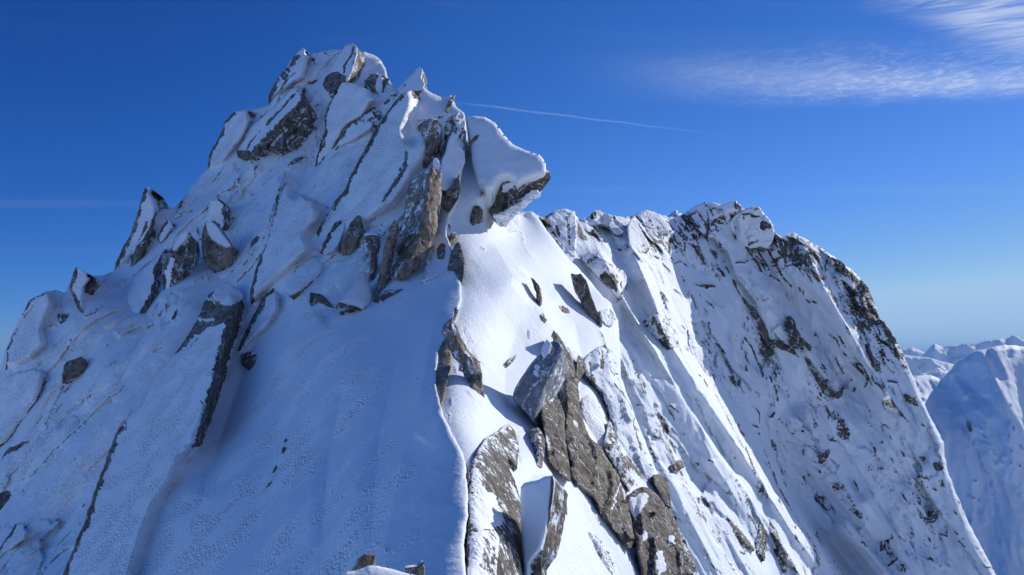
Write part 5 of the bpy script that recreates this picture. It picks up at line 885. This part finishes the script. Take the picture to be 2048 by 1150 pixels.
N_ = 40; ang = np.linspace(0, 2*math.pi, N_, endpoint=False)
vv = [(0, 0, -1700)]+[(math.cos(a)*R_g, math.sin(a)*R_g, -1700) for a in ang]
bm.from_pydata(vv, [], [(0, i+1, (i+1) % N_+1) for i in range(N_)])
gm = bpy.data.materials.new('snowy_valley'); gm.use_nodes = True; gt = NT(gm.node_tree)
gp = gt.n('ShaderNodeNewGeometry').outputs['Position']; gn = gt.rng(gt.noise(gp, .0006, 6, .6), .42, .6)
gb = gt.n('ShaderNodeBsdfPrincipled'); gt.l(gt.mix(gn, (.8, .82, .85, 1), (.25, .28, .3, 1)), gb.inputs['Base Color']); gb.inputs['Roughness'].default_value = .9
go = gt.n('ShaderNodeOutputMaterial'); gt.l(gb.outputs[0], go.inputs[0]); bm.materials.append(gm)
g = bpy.data.objects.new('valley_ground', bm); C.objects.link(g); g['kind'] = 'structure'; g['label'] = 'snowy valley far below'

# contrail: a real vapour trail about 8 km above
def tube(name, a, b, r0, r1, mat, lab):
    a, b = np.array(a, float), np.array(b, float); ax = unit(b-a); x = unit(np.cross(ax, [0, 0, 1])); y = np.cross(ax, x)
    V = []; n = 60; m = 10
    for i in range(n+1):
        t_ = i/n; c = a+(b-a)*t_; r = (r0+(r1-r0)*t_)*(1+.18*math.sin(i*1.7)*math.sin(i*.61))*(1 if 0 < i < n else .05)
        c = c+y*math.sin(i*.5)*r*.25
        for k in range(m): V.append(c+(x*math.cos(k/m*6.2832)+y*math.sin(k/m*6.2832))*r)
    f = np.array([[i*m+k, i*m+(k+1) % m, (i+1)*m+(k+1) % m, (i+1)*m+k] for i in range(n) for k in range(m)])
    V = np.array(V); at = np.zeros((len(V), 4)); tt = np.repeat(np.linspace(0, 1, n+1), m); at[:, 0] = np.minimum(1, np.minimum(tt*6, (1-tt)*2.2))
    o = make_mesh(name, V, f, np.zeros((0, 3), int), at, mat, origin=V.mean(0)); o['label'] = lab; o['category'] = 'contrail'; return o
cm = bpy.data.materials.new('vapour'); cm.use_nodes = True; ct = NT(cm.node_tree)
lw = ct.n('ShaderNodeLayerWeight'); lw.inputs[0].default_value = .5
ca = ct.n('ShaderNodeAttribute', attribute_name='surf'); cs = ct.n('ShaderNodeSeparateColor'); ct.l(ca.outputs['Color'], cs.inputs[0])
al = ct.math('MULTIPLY', ct.math('POWER', ct.math('SUBTRACT', 1.0, lw.outputs['Facing']), 1.6), ct.math('MULTIPLY', cs.outputs[0], .05))
td = ct.n('ShaderNodeBsdfTransparent'); dd_ = ct.n('ShaderNodeBsdfDiffuse'); dd_.inputs[0].default_value = (.95, .95, .95, 1); tl = ct.n('ShaderNodeBsdfTranslucent'); tl.inputs[0].default_value = (.95, .95, .95, 1)
ad = ct.n('ShaderNodeAddShader'); ct.l(dd_.outputs[0], ad.inputs[0]); ct.l(tl.outputs[0], ad.inputs[1])
mx_ = ct.n('ShaderNodeMixShader'); ct.l(al, mx_.inputs[0]); ct.l(td.outputs[0], mx_.inputs[1]); ct.l(ad.outputs[0], mx_.inputs[2])
cmo = ct.n('ShaderNodeOutputMaterial'); ct.l(mx_.outputs[0], cmo.inputs[0])
H = 8000
def skyp(u, v): r = ray(u, v); return r/r[2]*H
tube('contrail', skyp(890, 202), skyp(1480, 274), 48, 36, cm, 'thin white vapour trail slanting right from the snowy saddle of the near peak')


HAZE = True
if HAZE:
    import bmesh
    hb = bmesh.new(); bmesh.ops.create_cube(hb, size=1)
    hm = bpy.data.meshes.new('haze'); 
    for v_ in hb.verts: v_.co = Vector((v_.co.x*126000, v_.co.y*126000, -1701+(v_.co.z+.5)*(1701+620)))
    hb.to_mesh(hm); hb.free()
    hmat = bpy.data.materials.new('thin_air'); hmat.use_nodes = True; ht = NT(hmat.node_tree)
    pv = ht.n('ShaderNodeVolumePrincipled'); pv.inputs['Color'].default_value = (.35, .62, 1, 1); pv.inputs['Density'].default_value = 2.4e-5; pv.inputs['Anisotropy'].default_value = .0
    ho = ht.n('ShaderNodeOutputMaterial'); ht.l(pv.outputs[0], ho.inputs['Volume']); hm.materials.append(hmat)
    h = bpy.data.objects.new('haze', hm); C.objects.link(h); h['kind'] = 'stuff'; h['label'] = 'thin blue air between the viewer and the distant ranges'
